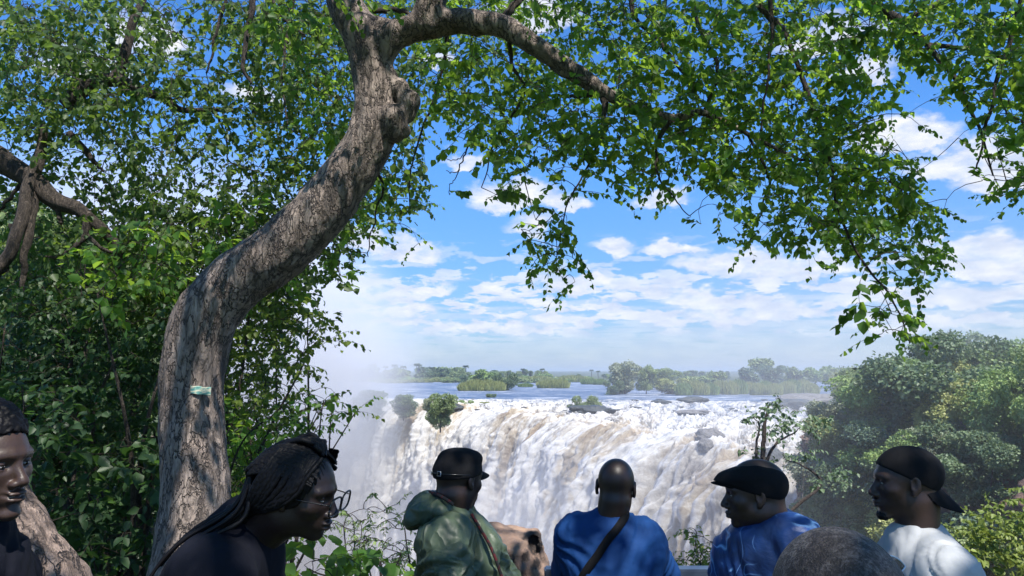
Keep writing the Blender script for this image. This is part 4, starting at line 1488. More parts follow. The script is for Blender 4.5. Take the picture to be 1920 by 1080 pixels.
def rock(name, loc, r, mat, seed, label, stretch=(1, 1, .7), rough=.35, cat='rock', group=None, sub=46):
    u = np.linspace(0, 2 * np.pi, sub * 2, endpoint=False); w = np.linspace(.02, np.pi - .02, sub)
    U, W = np.meshgrid(u, w)
    d = np.stack([np.sin(W) * np.cos(U), np.sin(W) * np.sin(U), np.cos(W)], -1).reshape(-1, 3)
    q = 1 + rough * fbm(d * 1.3 + seed, 4, seed) + rough * .5 * (worley(d * 2.2 + seed, seed) - .5)
    V = d * q[:, None] * np.array(stretch) * r
    n = sub * 2
    F = [(i * n + j, (i + 1) * n + j, (i + 1) * n + (j + 1) % n, i * n + (j + 1) % n) for i in range(sub - 1) for j in range(n)]
    c0, c1 = len(V), len(V) + 1
    V = np.vstack([V, V[:n].mean(0), V[-n:].mean(0)])
    F += [(c0, j, j + 1, (j + 2) % n) for j in range(0, n, 2)]
    m0 = (sub - 1) * n
    F += [(c1, m0 + (j + 2) % n, m0 + j + 1, m0 + j) for j in range(0, n, 2)]
    o = link(name, quadmesh(name, V, np.array(F)), mats=[mat])
    o.location = loc
    tag(o, label, cat, group)
    return o


bpy.context.view_layer.update()
FALLS = bpy.data.objects['waterfall']


def onriver(px, by):
    """point of the white water surface seen at the pixel"""
    o_ = Vector((0, 0, EYE)); d = (at(px, by, 50) - o_).normalized()
    ok, loc, n_, _ = FALLS.ray_cast(o_, d)
    return loc if ok else at(px, by, 10 * FPX / (by - 700))


fartree(826, 778, 56, 54, 1, m_far[0], 'olive bush on the dark rock at the brink, above the gap in the falls', 'bush', protos=P_NEAR)
fartree(812, 776, 34, 40, 3, m_far[3], 'smaller bush clinging left of the olive bush at the brink', 'bush', protos=P_NEAR)
fartree(874, 763, 28, 19, 4, m_far[5], 'low green bush at the brink right of the gap in the falls', 'bush', protos=P_NEAR)
fartree(907, 762, 22, 14, 4, m_far[2], 'small yellowish bush farther right on the brink', 'bush', protos=P_FAR)
fartree(921, 744, 12, 10, 3, m_far[1], 'tiny dark bush out in the rapids above the brink', 'bush')
fartree(757, 766, 50, 36, 0, m_far[1], 'grey bush veiled by spray left of the gap in the falls', 'bush', protos=P_NEAR)
fartree(690, 764, 70, 44, 0, m_far[1], 'bush almost lost in the spray at the left end of the falls', 'bush', protos=P_NEAR)
fartree(1096, 776, 44, 46, 0, m_far[0], 'taller bush in the middle of the rapids', 'bush', protos=P_NEAR)
fartree(1078, 775, 30, 26, 4, m_far[1], 'lower left bush of the clump in mid rapids', 'bush', protos=P_NEAR)
fartree(1114, 773, 30, 28, 4, m_far[2], 'lower right yellowish bush of the clump in mid rapids', 'bush', protos=P_NEAR)
for i, (px, by, w, st, mt, lb) in enumerate([
        (1330, 822, 17, (1.25, .9, .75), m_boulder, 'smooth grey boulder sticking out of the rapids below mid river'),
        (1322, 838, 13, (1, .9, .9), m_boulder, 'wet grey rock just under the smooth boulder, half in the flow'),
        (1443, 860, 19, (1.15, .9, .8), m_boulder_dark, 'dark wet rock behind the flat cap, in the white water'),
        (1464, 858, 8, (1, .9, 1), m_boulder_dark, 'small black rock right beside the dark wet rock'),
        (833, 772, 17, (1.2, .8, .7), m_boulder_dark, 'black rock on the brink under the olive bush'),
        (850, 768, 12, (1.6, .8, .5), m_boulder_dark, 'flat black rock between the two brink bushes'),
        (1110, 775, 22, (1.7, .8, .35), m_boulder_dark, 'low dark rock under the mid rapids bushes'),
        (1298, 753, 14, (1.8, .8, .35), m_boulder_dark, 'low dark ledge in the rapids before the reeds'),
        (1240, 757, 10, (1.7, .8, .4), m_boulder_dark, 'small dark ledge in the upper rapids, left of centre'),
        (1300, 778, 17, (1.9, .8, .3), m_boulder, 'washed-over grey ledge in the middle rapids'),
        (1520, 758, 34, (1.6, .8, .3), m_boulder, 'long brownish ledge at the right edge of the rapids'),
        (1485, 765, 22, (1.5, .8, .45), m_boulder_dark, 'dark undercut rock left of the long brownish ledge')]):
    p = onriver(px, by)
    rock('rock', (p.x, p.y, p.z + .25 * w * p.y / FPX), 1.15 * w * p.y / FPX, mt, 100 + i * 7, lb, st)
# broken ledges in the rapids
for i in range(34):
    px = rng.uniform(880, 1480); by = rng.uniform(747, 772)
    p = onriver(px, by)
    if seg_dist(np.array([[p.x, p.y]]), LIP[3], LIP[6])[0] < 6: continue
    rock('rock', (p.x, p.y, p.z + .05), rng.uniform(2, 5) * p.y / FPX, m_boulder_dark, 300 + i, 'small dark rock breaking the surface of the upper rapids', (1.6, .8, .3), group='small rocks in the upper rapids', sub=16)

# right bank -----------------------------------------------------------------
SKY = np.array([(1480, 720), (1520, 704), (1545, 690), (1590, 682), (1640, 668), (1690, 652), (1740, 640), (1770, 618), (1810, 610), (1860, 608), (1900, 618), (1960, 612), (2100, 620)], float)
LEFTB = np.array([(640, 1560), (690, 1545), (740, 1530), (800, 1530), (860, 1520), (905, 1545), (960, 1520), (1080, 1500)], float)
cnt = 0
spots = []
names = ['mid-green', 'dark green', 'yellow-green', 'grey-green', 'blue-green', 'fresh green']
tries = 0
while cnt < 130 and tries < 6000:
    tries += 1
    px = rng.uniform(1500, 2060)
    D = rng.uniform(33, 125) if rng.random() < .75 else rng.uniform(33, 60)
    x = (px - 960) / FPX * D
    P = np.array([[x, D]])
    if inside(P, RIVER_POLY)[0]: continue
    ig = inside(P, GORGE)[0]
    de = polydist(P, NEAR)[0]
    z = gz(x, D)
    sky_y = np.interp(px, SKY[:, 0], SKY[:, 1])
    topmax = EYE + (700 - sky_y) / FPX * D
    if ig:
        continue
        h = rng.uniform(3.0, 5.5)
        zt = z + h * .9
        ypx = 700 + (EYE - zt) / D * FPX
        if 1690 < px < 1990 and ypx < 962 and ypx > 800: continue
        if 1590 < px < 1690 and 838 < ypx < 880 : continue
    else:
        lim = topmax - z - rng.uniform(0, .35) * (topmax - z) * (1 if rng.random() < .6 else .25)
        h = min(rng.uniform(5, 10), lim)
        if h < 1.6: continue
    ytop = 700 + (EYE - (z + h)) / D * FPX
    lb = np.interp(ytop, LEFTB[:, 0], LEFTB[:, 1])
    wfac = rng.uniform(.75, 1.15)
    if px - .3 * h * wfac * FPX / D < lb - 5: continue
    if any((x - a) ** 2 + (D - b_) ** 2 < (.23 * min(h, c_)) ** 2 for a, b_, c_ in spots): continue
    spots.append((x, D, h))
    k = int(rng.choice([0, 1, 2, 3, 4, 5], p=[.2, .2, .12, .2, .2, .08]))
    cm = fbm(np.array([[px / 70, ytop / 50, 0.]]), 2, 5)[0] + rng.normal(.25, .4)
    mi = [1, 0, 5, 0, 2, 5][int(np.clip((cm + .8) / 1.6 * 6, 0, 5))]
    row = 'on the plateau' if not ig else 'on the gorge wall'
    where = 'at its left edge' if px < 1600 else 'left of middle' if px < 1680 else ('at its middle' if px < 1760 else 'right of middle' if px < 1850 else 'at the picture border')
    size_ = 'small ' if h < 3 else ('tall ' if h > 6.5 else '')
    depth_ = 'front row' if D < 55 else ('second row' if D < 85 else 'rear row')
    place(P_NEAR[k], 'tree' if h > 4 else 'bush', x, D, h, wfac, m_far[mi], f'{size_}{names[mi]} {"tree" if h > 4 else "bush"} on the right bank plateau, {where}, {depth_}', 'tree' if h > 4 else 'bush', 'trees and bushes crowding the right bank', z=z - .15)
    cnt += 1
print('bank trees', cnt, tries)

# rock face under the plateau on the right
edge = spline(np.array([(21, 22), (26.0, 37), (25.2, 48), (23.6, 56), (26, 64.5), (33, 71)]), 260)
t = np.gradient(edge, axis=0); t /= np.linalg.norm(t, axis=1)[:, None]
nx, ny = -t[:, 1], t[:, 0]
zz = np.linspace(0, 17, 120)
E, Z = np.meshgrid(np.arange(260), zz, indexing='ij')
e_, z_ = E.ravel(), Z.ravel()
P0 = np.c_[edge[e_, 0], edge[e_, 1], -3.1 - z_]
blk = worley(P0 * [.5, .5, .8], 4) - .5
bl2 = worley(P0 * [1.3, 1.3, 2.2], 6) - .5
dsp = .6 + .10 * z_ + blk * 1.9 + bl2 * .6 + fbm(P0 * 1.8, 4, 9) * .5 + .5 * vnoise(P0 * [.1, .1, 1.1], 12)
P0[:, 0] += nx[e_] * dsp; P0[:, 1] += ny[e_] * dsp
m_cliff, nt, b = material('cliff_rock')
pos = nt.new('ShaderNodeNewGeometry').outputs['Position']
st_ = nt.noise(nt.mapping(pos, (.35, .35, 1.5)), 1.2, 7, .68)
f2 = nt.noise(pos, 4.5, 6, .7)
cc = nt.ramp(st_, [(0.3, (0.06, 0.04, 0.035)), (0.47, (0.19, 0.115, 0.085)), (0.58, (0.34, 0.20, 0.14)), (0.72, (0.15, 0.11, 0.095))])
nt.put(b.inputs['Base Color'], nt.mix(nt.maprange(f2, .4, .7), cc, (0.10, 0.075, 0.065)))
b.inputs['Roughness'].default_value = .9
bump(nt, b, nt.math('ADD', st_, nt.math('MULTIPLY', f2, .6)), 1, .35)
o = link('rock_cliff', quadmesh('rock_cliff', P0, gridfaces(260, 120)), mats=[m_cliff]); o['kind'] = 'structure'


# shrubs rooted in the ledges of the rock face
cnt = 0; tries = 0; sp2 = []
while cnt < 95 and tries < 3000:
    tries += 1
    e_i = int(rng.integers(60, 258)); zk = rng.uniform(.2, 12.5)
    j_ = e_i * 120 + int(zk / 17 * 119)
    p = P0[j_]
    h = rng.uniform(2.2, 4.6)
    px = 960 + p[0] / p[1] * FPX; ypx = 700 + (EYE - (p[2] + .45 * h)) / p[1] * FPX
    if px < 1500 or px > 2000: continue
    if 1700 < px < 1990 and 868 < ypx < 968: continue
    if 1600 < px < 1690 and 835 < ypx < 885: continue
    if px - .35 * h * FPX / p[1] < np.interp(ypx - 20, LEFTB[:, 0], LEFTB[:, 1]) - 10: continue
    if any(((p - q) ** 2).sum() < 1.3 ** 2 for q in sp2): continue
    sp2.append(p.copy())
    cm = fbm(np.array([[px / 70, ypx / 50, 0.]]), 2, 5)[0] + rng.normal(0, .3)
    mi = [1, 4, 3, 0, 5, 2][int(np.clip((cm + .8) / 1.6 * 6, 0, 5))]
    where = 'near its left edge' if px < 1600 else ('at its middle' if px < 1760 else 'at its right end')
    hgt_ = 'just under the rim' if zk < 3 else ('halfway down' if zk < 7 else 'low down')
    place(P_NEAR[int(rng.choice([1, 3, 4, 4]))], 'bush', p[0] + .4 * nx[e_i], p[1] + .4 * ny[e_i], h, rng.uniform(.9, 1.3), m_far[mi], f'{names[mi]} shrub rooted in the gorge wall, {hgt_}, {where}', 'bush', 'shrubs rooted in the gorge rock face', z=p[2] - .3)
    cnt += 1
print('wall shrubs', cnt)

# pale dead branch lying over the canopy of the right bank
dead = empty('dead_tree', at(1735, 790, 62)[:]); dead.location.z = gz(dead.location.x, 62)
tag(dead, 'bleached white dead tree with forked limbs among the bushes of the right bank', 'dead tree')
bpy.context.view_layer.update()
for i, L in enumerate([[(1740, 850, 60, 12), (1733, 768, 59, 9), (1718, 742, 58, 10), (1700, 738, 57, 6), (1672, 734, 56.5, 4)],
                       [(1718, 742, 58, 6), (1728, 722, 58, 4), (1742, 715, 58, 2.5), (1750, 712, 58, 1)],
                       [(1722, 730, 58, 4), (1712, 718, 58, 2.5), (1700, 712, 58, 1)], [(1700, 738, 57, 4), (1680, 744, 56.5, 3), (1655, 738, 56, 2)], [(1672, 734, 56.5, 3), (1660, 727, 56, 2), (1652, 722, 56, 1)]]):
    B1 = Build(); limb(B1, L, 30, 6, .3)
    child('trunk' if i == 0 else 'branch', B1.mesh('branch'), dead, [m_bark_pale])

# near shrubs on the slope right below the viewpoint
def slope_shrub(label, px, pytop, D, w, mat, n, ls, kind=4, H=None):
    p = at(px, pytop, D); z0 = gz(p.x, p.y)
    H = p.z - z0
    pro = n
    return p, z0, H


def dense_shrub(label, blobs, Yr, mat, sz, area, k=12, dens=1.0, name='shrub', stem=None, up=.3, lw=.36, trunkm=None):
    """foliage filling pixel discs (px, py, rx, ry) at true depth"""
    pts = []
    for (bx, by, rx, ry, cov) in blobs:
        N = -math.log(1 - cov) * math.pi * rx * ry / area / k * dens
        for _ in range(int(N)):
            a = rng.uniform(0, 6.28); r = math.sqrt(rng.random())
            pts.append((bx + rx * r * math.cos(a), by + ry * r * math.sin(a), rng.uniform(*Yr)))
    b = np.array([at(*q) for q in pts]); n = len(b)
    x0, y0 = (b[:, 0].mean(), b[:, 1].mean()) if stem is None else (at(stem[0], 900, stem[1]).x, stem[1])
    e = empty(name, (x0, y0, gz(x0, y0)))
    tag(e, label, 'shrub' if name == 'shrub' else 'tree')
    LB, TB = sprays(b, np.c_[rng.normal(0, .8, n), rng.normal(-.3, .6, n), rng.normal(up, .5, n)], rng.uniform(.15, .35, n) * sz / .06, k, rng.uniform(sz * .7, sz * 1.3, n), lw=lw)
    S = Build(); b0 = np.array(e.location); sk = []
    for i in range(7):
        t_ = b[rng.integers(n)]
        q = spline(np.array([b0 - [0, 0, .3], b0 * .4 + t_ * .6 + rng.normal(0, .15, 3), t_]), 24)
        S.tube(q, np.linspace(min(.014 + .003 * (t_[2] - b0[2]), .03 if Yr[0] > 10 else .014), .004, 24), 6); sk.append(q)
    connect(S, np.vstack(sk), b, .003)
    child('foliage', quadmesh('foliage', np.vstack(LB.V), np.vstack(LB.F), True, {'tint': np.concatenate(LB.A)}), e, [mat])
    child('stems', quadmesh('stems', np.vstack(S.V + TB.V), np.vstack([np.vstack(S.F), np.vstack(TB.F) + S.n])), e, [trunkm or m_twig])
    return e


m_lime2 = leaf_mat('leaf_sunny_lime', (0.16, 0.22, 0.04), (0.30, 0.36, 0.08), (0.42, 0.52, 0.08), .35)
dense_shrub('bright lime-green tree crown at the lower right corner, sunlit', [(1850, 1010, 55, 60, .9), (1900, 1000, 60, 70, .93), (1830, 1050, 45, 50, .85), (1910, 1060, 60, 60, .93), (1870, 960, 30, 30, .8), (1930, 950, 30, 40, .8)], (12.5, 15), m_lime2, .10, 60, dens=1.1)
dense_shrub('small sunlit shrub between the two blue shirts', [(1292, 998, 18, 10, .7), (1318, 1022, 26, 16, .7), (1330, 1050, 30, 20, .7), (1290, 1065, 36, 16, .8), (1285, 1010, 10, 7, .5), (1330, 1075, 40, 20, .85)], (5.6, 6.2), m_lime2, .044, 30, 8, 1.7, lw=.24)
dense_shrub('slender open tree in front of the rapids, behind the flat cap', [(1440, 775, 30, 18, .55), (1470, 768, 30, 10, .55), (1435, 800, 28, 20, .38), (1405, 850, 30, 10, .5), (1480, 800, 40, 18, .45), (1525, 790, 30, 18, .5), (1490, 860, 40, 16, .35), (1550, 900, 40, 22, .4), (1415, 790, 14, 10, .5)], (22, 25), m_far[1], .15, 22, 10, 2.0, name='tree', stem=(1428, 23), trunkm=m_bark_pale)
sl_tree = [o_ for o_ in bpy.data.objects if o_.get('label', '').startswith('slender open tree')][0]
bpy.context.view_layer.update()
for L_ in ([(1428, 1000, 23, 13), (1427, 900, 23, 11), (1431, 830, 23, 9), (1436, 780, 23, 6), (1441, 755, 23, 2)], [(1428, 880, 23, 7), (1448, 838, 23, 5), (1478, 818, 23, 3), (1500, 800, 23, 1.5)], [(1429, 900, 23, 6), (1416, 850, 23, 5), (1424, 800, 23, 3), (1410, 780, 23, 1.5)], [(1430, 1000, 23, 8), (1500, 940, 23, 7), (1540, 905, 23, 5), (1500, 870, 23, 3), (1470, 862, 23, 1.5)]):
    B1 = Build(); limb(B1, L_, 40, 6, .1); child('branch', B1.mesh('branch'), sl_tree, [m_twig])
dense_shrub('feathery acacia shrub beside the spray, right of the man with glasses', [(690, 960, 40, 30, .4), (670, 1000, 50, 40, .5), (735, 1010, 40, 40, .5), (700, 1040, 70, 36, .6), (740, 960, 20, 20, .25)], (4.9, 5.8), m_far[5], .032, 14, 14, .9, lw=.16)
dense_shrub('broad-leaved bush at the bottom below the bent man\'s chin', [(600, 1040, 45, 36, .85), (660, 1062, 60, 34, .9), (720, 1070, 60, 30, .85), (585, 1075, 60, 30, .9)], (4.2, 5.0), m_leaf_hero, .085, 170, 9, .9)
dense_shrub('leafy bough reaching right over the spray at mid height', [(600, 755, 40, 22, .65), (560, 775, 40, 26, .7), (640, 768, 30, 16, .75), (560, 730, 20, 14, .4), (585, 800, 30, 12, .4), (555, 660, 14, 10, .5)], (5.4, 6.4), m_leaf_hero, .055, 60, 9, 1.2, stem=(400, 6.3))

# trees closing the view behind the thicket on the left
for i, (x, y, h, k, mi) in enumerate([(-7.3, 11.5, 4.3, 1, 1), (-8.6, 12.5, 4.8, 0, 0), (-10.8, 13.5, 5.2, 3, 1), (-9.8, 16, 5.4, 1, 4), (-11.5, 17.5, 6, 0, 0), (-8.4, 14.2, 4.6, 4, 5), (-11.4, 18.5, 6, 3, 5), (-13.5, 14.5, 6, 1, 1), (-9.6, 10.2, 5.0, 4, 4), (-6.6, 8.6, 3.4, 4, 1), (-14.5, 21, 7.5, 0, 0), (-15.2, 24, 7.5, 3, 5), (-18.5, 30, 8, 1, 0), (-6.6, 10.4, 2.6, 4, 5)]):
    place(P_NEAR[k], 'tree', x, y, h, .95, m_far[mi], f'leafy tree behind the left thicket, number {i}'.replace(f', number {i}', ', ' + ['nearest the gorge edge', 'tall and second from the gorge edge', 'in the middle of the thicket', 'high crown showing through sky gaps', 'far left high crown', 'low beside the big trunk', 'small behind the big trunk', 'at the left border', 'low and dark behind the smiling man', 'low dark beside the big trunk foot', 'farthest at the left border', 'beyond the big trunk', 'farthest beyond the thicket', 'low fresh clump by the spray'][i]), 'tree', 'trees behind the thicket')
# ------------------------------------------------------------------ people
def skin_mat(name, c, rough=.42):
    m, nt, b = material(name)
    oc = obj_coord(nt)
    n = nt.noise(oc, 14, 4, .6); f = nt.noise(oc, 260, 3, .6)
    nt.put(b.inputs['Base Color'], nt.mix(nt.maprange(n, .3, .7), tuple(x * .75 for x in c), tuple(x * 1.2 for x in c)))
    nt.put(b.inputs['Roughness'], nt.maprange(f, .3, .7, rough - .08, rough + .12))
    b.inputs['Specular IOR Level'].default_value = .5
    bump(nt, b, f, .25, .002)
    return m


def cloth_mat(name, c, c2=None, rough=.8, sheen=.2, weave=420, spec=.3):
    m, nt, b = material(name)
    oc = obj_coord(nt)
    n = nt.noise(oc, 5, 4, .6); f = nt.noise(oc, weave, 2, .5)
    nt.put(b.inputs['Base Color'], nt.mix(nt.maprange(n, .35, .65), c, c2 or tuple(x * .8 for x in c)))
    b.inputs['Roughness'].default_value = rough
    b.inputs['Sheen Weight'].default_value = sheen
    b.inputs['Specular IOR Level'].default_value = spec
    fold = nt.math('ABSOLUTE', nt.math('SUBTRACT', nt.noise(nt.mapping(oc, (1, 1, .45), rot=(.3, .5, 0)), 9, 2, .5, .7), .5))
    bump(nt, b, nt.math('ADD', nt.math('MULTIPLY', fold, -1.0), nt.math('MULTIPLY', f, .05)), .55, .018)
    return m


m_skin = skin_mat('skin_dark', (0.042, 0.023, 0.017))
m_skin_b = skin_mat('skin_deep', (0.027, 0.015, 0.0125))
m_skin_a = skin_mat('skin_brown', (0.055, 0.032, 0.025), .38)
m_hair = cloth_mat('hair_black', (0.005, 0.004, 0.005), rough=.55, weave=300, sheen=0, spec=.25)
m_eye, nt, b = material('eye_white'); b.inputs['Base Color'].default_value = (.30, .28, .26, 1); b.inputs['Roughness'].default_value = .2
m_iris, nt, b = material('eye_iris'); b.inputs['Base Color'].default_value = (.01, .006, .004, 1); b.inputs['Roughness'].default_value = .1
m_teeth, nt, b = material('teeth'); b.inputs['Base Color'].default_value = (.7, .68, .62, 1); b.inputs['Roughness'].default_value = .3
m_black_cloth = cloth_mat('black_cloth', (0.008, 0.008, 0.010), rough=.85, sheen=0, spec=.2)
m_navy = cloth_mat('navy_cloth', (0.006, 0.007, 0.014), rough=.85, sheen=0, spec=.2)
m_trouser = cloth_mat('trouser_cloth', (0.03, 0.035, 0.05))
m_blue = cloth_mat('blue_shirt', (0.009, 0.055, 0.20), (0.007, 0.040, 0.15), rough=.75, sheen=.0, spec=.2)
m_white = m_white  # whitewater material stays
m_tee = cloth_mat('white_tee', (0.46, 0.465, 0.475), (0.42, 0.43, 0.445), rough=.95, sheen=0, spec=.1)
m_rain, nt, b = material('green_rain_jacket')
oc = obj_coord(nt)
n1 = nt.noise(oc, 5, 2, .5, .8); vv_ = nt.noise(nt.mapping(oc, (1, 1, .6), rot=(.4, .2, 0)), 11, 1.2, .4, .9)
nt.put(b.inputs['Base Color'], nt.mix(n1, (0.034, 0.054, 0.032), (0.085, 0.115, 0.070)))
b.inputs['Roughness'].default_value = .48
b.inputs['Coat Weight'].default_value = .0
rid = nt.math('ABSOLUTE', nt.math('SUBTRACT', vv_, .5))
bump(nt, b, nt.math('ADD', nt.math('MULTIPLY', rid, -2.2), n1), .9, .02)
m_plaid, nt, b = material('red_plaid_lining')
oc = obj_coord(nt)
w_ = nt.new('ShaderNodeTexChecker'); w_.inputs['Scale'].default_value = 42; nt.l.new(oc, w_.inputs['Vector'])
nt.put(b.inputs['Base Color'], nt.mix(w_.outputs['Fac'], (0.07, 0.007, 0.010), (0.010, 0.010, 0.012))); b.inputs['Roughness'].default_value = .9
# blue shirt with swirling light lines
m_swirl, nt, b = material('swirl_shirt')
oc = obj_coord(nt)
wp = nt.vmath('ADD', oc, nt.vmath('MULTIPLY', nt.vmath('SUBTRACT', nt.noise(oc, 3.2, 2, .5, .4, out=1), (.5, .5, .5)), (.5, .5, .5)))
s1 = nt.noise(nt.mapping(wp, (1, 1, .55)), 5.5, 1.5, .45, .9)
ln1 = nt.maprange(nt.math('ABSOLUTE', nt.math('SUBTRACT', nt.math('FRACT', nt.math('MULTIPLY', s1, 5.0)), .5)), 0.0, 0.085, 1.0, 0.0)
soft = nt.maprange(nt.math('ABSOLUTE', nt.math('SUBTRACT', nt.math('FRACT', nt.math('MULTIPLY', s1, 5.0)), .5)), 0.0, 0.28, 1.0, 0.0)
mk = nt.maprange(nt.noise(oc, 4.3, 2), .46, .58)
base_ = nt.mix(nt.maprange(nt.noise(oc, 6, 2), .4, .62), (0.006, 0.022, 0.085), (0.010, 0.050, 0.20))
c_ = nt.mix(nt.math('MULTIPLY', nt.math('MULTIPLY', soft, mk), .6), base_, (0.02, 0.08, 0.30))
c_ = nt.mix(nt.math('MULTIPLY', ln1, mk), c_, (0.22, 0.42, 0.70))
nt.put(b.inputs['Base Color'], c_)
b.inputs['Roughness'].default_value = .5
fold = nt.noise(oc, 14, 3, .5, 1.0); bump(nt, b, fold, .5, .012)
m_buzz, nt, b = material('buzzed_scalp')
oc = obj_coord(nt)
f = nt.noise(oc, 330, 3, .7); f2 = nt.noise(oc, 90, 4, .65); g_ = nt.noise(oc, 16, 3, .6)
nt.put(b.inputs['Base Color'], nt.mix(nt.maprange(nt.math('ADD', nt.math('MULTIPLY', f, .5), nt.math('MULTIPLY', f2, .5)), .46, .62), (0.016, 0.012, 0.012), nt.mix(nt.maprange(g_, .4, .6), (0.05, 0.04, 0.038), (0.13, 0.12, 0.12))))
b.inputs['Roughness'].default_value = .6
bump(nt, b, nt.math('ADD', f, f2), .8, .003)
m_metal, nt, b = material('pale_metal'); b.inputs['Base Color'].default_value = (.6, .6, .6, 1); b.inputs['Metallic'].default_value = 1; b.inputs['Roughness'].default_value = .3
m_frame, nt, b = material('black_frame'); b.inputs['Base Color'].default_value = (.01, .01, .012, 1); b.inputs['Roughness'].default_value = .25
m_lens = bpy.data.materials.new('lens'); m_lens.use_nodes = True
nt = NT(m_lens.node_tree); gl = nt.new('ShaderNodeBsdfGlossy'); gl.inputs['Roughness'].default_value = .03
tp = nt.new('ShaderNodeBsdfTransparent'); tp.inputs[0].default_value = (.86, .88, .92, 1); mx = nt.new('ShaderNodeMixShader'); mx.inputs[0].default_value = .12
nt.l.new(tp.outputs[0], mx.inputs[1]); nt.l.new(gl.outputs[0], mx.inputs[2]); nt.l.new(mx.outputs[0], m_lens.node_tree.nodes['Material Output'].inputs[0])


def head_rot(yaw, pitch=0, roll=0):
    """columns: right, forward, up. yaw clockwise from +Y seen from above; pitch up positive; roll to own right positive (degrees)"""
    y, p, r = R(yaw), R(pitch), R(roll)
    f = np.array([math.sin(y) * math.cos(p), math.cos(y) * math.cos(p), math.sin(p)])
    rt = np.array([math.cos(y), -math.sin(y), 0.0])
    up = np.cross(rt, f)
    rt2 = rt * math.cos(r) - up * math.sin(r); up2 = up * math.cos(r) + rt * math.sin(r)
    return np.stack([rt2, f, up2], 1)


def sculpt_head(G, hc, M, s=1.0, goatee=False, full=0.0, smile=False):
    T = lambda p: hc + M @ (np.array(p, float) * s)
    E = lambda p, r, k=.012, op='add': G.ell(T(p), np.array(r) * s, k * s, op, M)
    K = lambda a, b_, ra, rb, k=.01, op='add': G.cap(T(a), T(b_), ra * s, rb * s, k * s, op)
    E((0, -.012, .032), (.0745, .098, .086))
    E((0, .028, .0), (.066, .066, .085), .02)
    E((0, .030, -.045), (.055 + full, .056, .066), .02)
    for q in (-1, 1):
        E((q * .042, -.002, -.058), (.022 + full, .036, .034), .025)
        E((q * .043, .052, -.020), (.024, .026, .022), .016)
        K((q * .012, .086, .024), (q * .047, .072, .022), .011, .009, .012)
    E((0, .066, -.098), (.024, .022, .016), .018)
    E((0, .072, -.066), (.032, .024, .026), .016)
    for q in (-1, 1):
        E((q * .031, .094, .002), (.017, .016, .012), .010, 'sub')
    K((0, .082, .014), (0, .104, -.026), .008, .011, .008)
    E((0, .107, -.034), (.0135, .013, .0115), .006)
    for q in (-1, 1):
        E((q * .0135, .097, -.039), (.0095, .012, .009), .005)
        E((q * .0075, .104, -.047), (.004, .006, .003), .003, 'sub')
    E((0, .0945, -.060), (.023, .012, .0075), .004)
    E((0, .0930, -.073), (.021, .012, .0080), .004)
    if smile:
        K((-.030, .085, -.060), (0, .104, -.068), .003, .004, .003, 'sub'); K((.030, .085, -.060), (0, .104, -.068), .003, .004, .003, 'sub')
    else:
        K((-.024, .096, -.066), (.024, .096, -.066), .0016, .0016, .003, 'sub')
    E((0, .092, -.083), (.016, .006, .0035), .006, 'sub')
    for q in (-1, 1):     # eyelids, ears
        E((q * .031, .0785, .0065), (.0140, .0085, .0040), .003); E((q * .031, .0775, -.0055), (.0130, .0080, .0035), .003)
        E((q * .079, -.010, .000), (.0075, .017, .031), .006)
        E((q * .084, -.004, .004), (.005, .009, .017), .004, 'sub')
        E((q * .077, -.004, -.028), (.007, .009, .009), .005)
    if goatee:
        E((0, .074, -.106), (.026, .020, .016), .008)


def eyes(parent, hc, M, s=1.0, look=0.0):
    for q in (-1, 1):
        B = Build()
        c = hc + M @ (np.array([q * .031, .0772, .001]) * s)
        u = np.linspace(0, 2 * np.pi, 14, endpoint=False); w = np.linspace(.05, np.pi - .05, 8)
        U, W = np.meshgrid(u, w); d = np.stack([np.sin(W) * np.cos(U), np.sin(W) * np.sin(U), np.cos(W)], -1).reshape(-1, 3)
        i = np.arange(7)[:, None] * 14; j = np.arange(14)[None]; F = np.stack([i + j, i + 14 + j, i + 14 + (j + 1) % 14, i + (j + 1) % 14], -1).reshape(-1, 4)
        rr = np.array([.0098, .0092, .0042]) * s
        B.add(c + (d * rr) @ M.T, F)
        o = child('eye', B.mesh('eye'), parent, [m_eye])
        B = Build(); c2 = hc + M @ (np.array([q * .031 + look, .0834, .001]) * s)
        B.add(c2 + (d * np.array([.0042, .0035, .0042]) * s) @ M.T, F)
        o2 = child('iris', B.mesh('iris'), parent, [m_iris])
        bpy.context.view_layer.update()
        o2.parent = o; o2.matrix_parent_inverse = o.matrix_world.inverted()


def hand(G, wr, d, up, side, s=1.0, curl=.6):
    """palm and five fingers from the wrist along d; up = back of the hand; side = direction of the thumb"""
    d = np.array(d, float); d /= np.linalg.norm(d); up = np.array(up, float); up -= d * (up @ d); up /= np.linalg.norm(up); side = np.cross(d, up) * side
    pm = wr + d * .05
    G.cap(wr, wr + d * .085, .026, .034, .01, flat=(up, 2.0))
    for i, (o, L) in enumerate(((.030, .070), (.010, .078), (-.010, .073), (-.029, .058))):
        a = wr + d * .088 + side * o
        for j, f in enumerate((.45, .30, .25)):
            th = curl * (j + .6)
            dd = d * math.cos(th) - up * math.sin(th) + side * o * .8
            b_ = a + dd * L * f
            G.cap(a, b_, .0088 - j * .0008, .0082 - j * .0008, .004)
            a = b_
    a = wr + d * .03 + side * .030
    b_ = a + (d * .6 + side * .75 - up * .2) * .045; G.cap(a, b_, .0115, .010, .006)
    c_ = b_ + (d * .9 + side * .15 - up * .4) * .032; G.cap(b_, c_, .0098, .0082, .004)


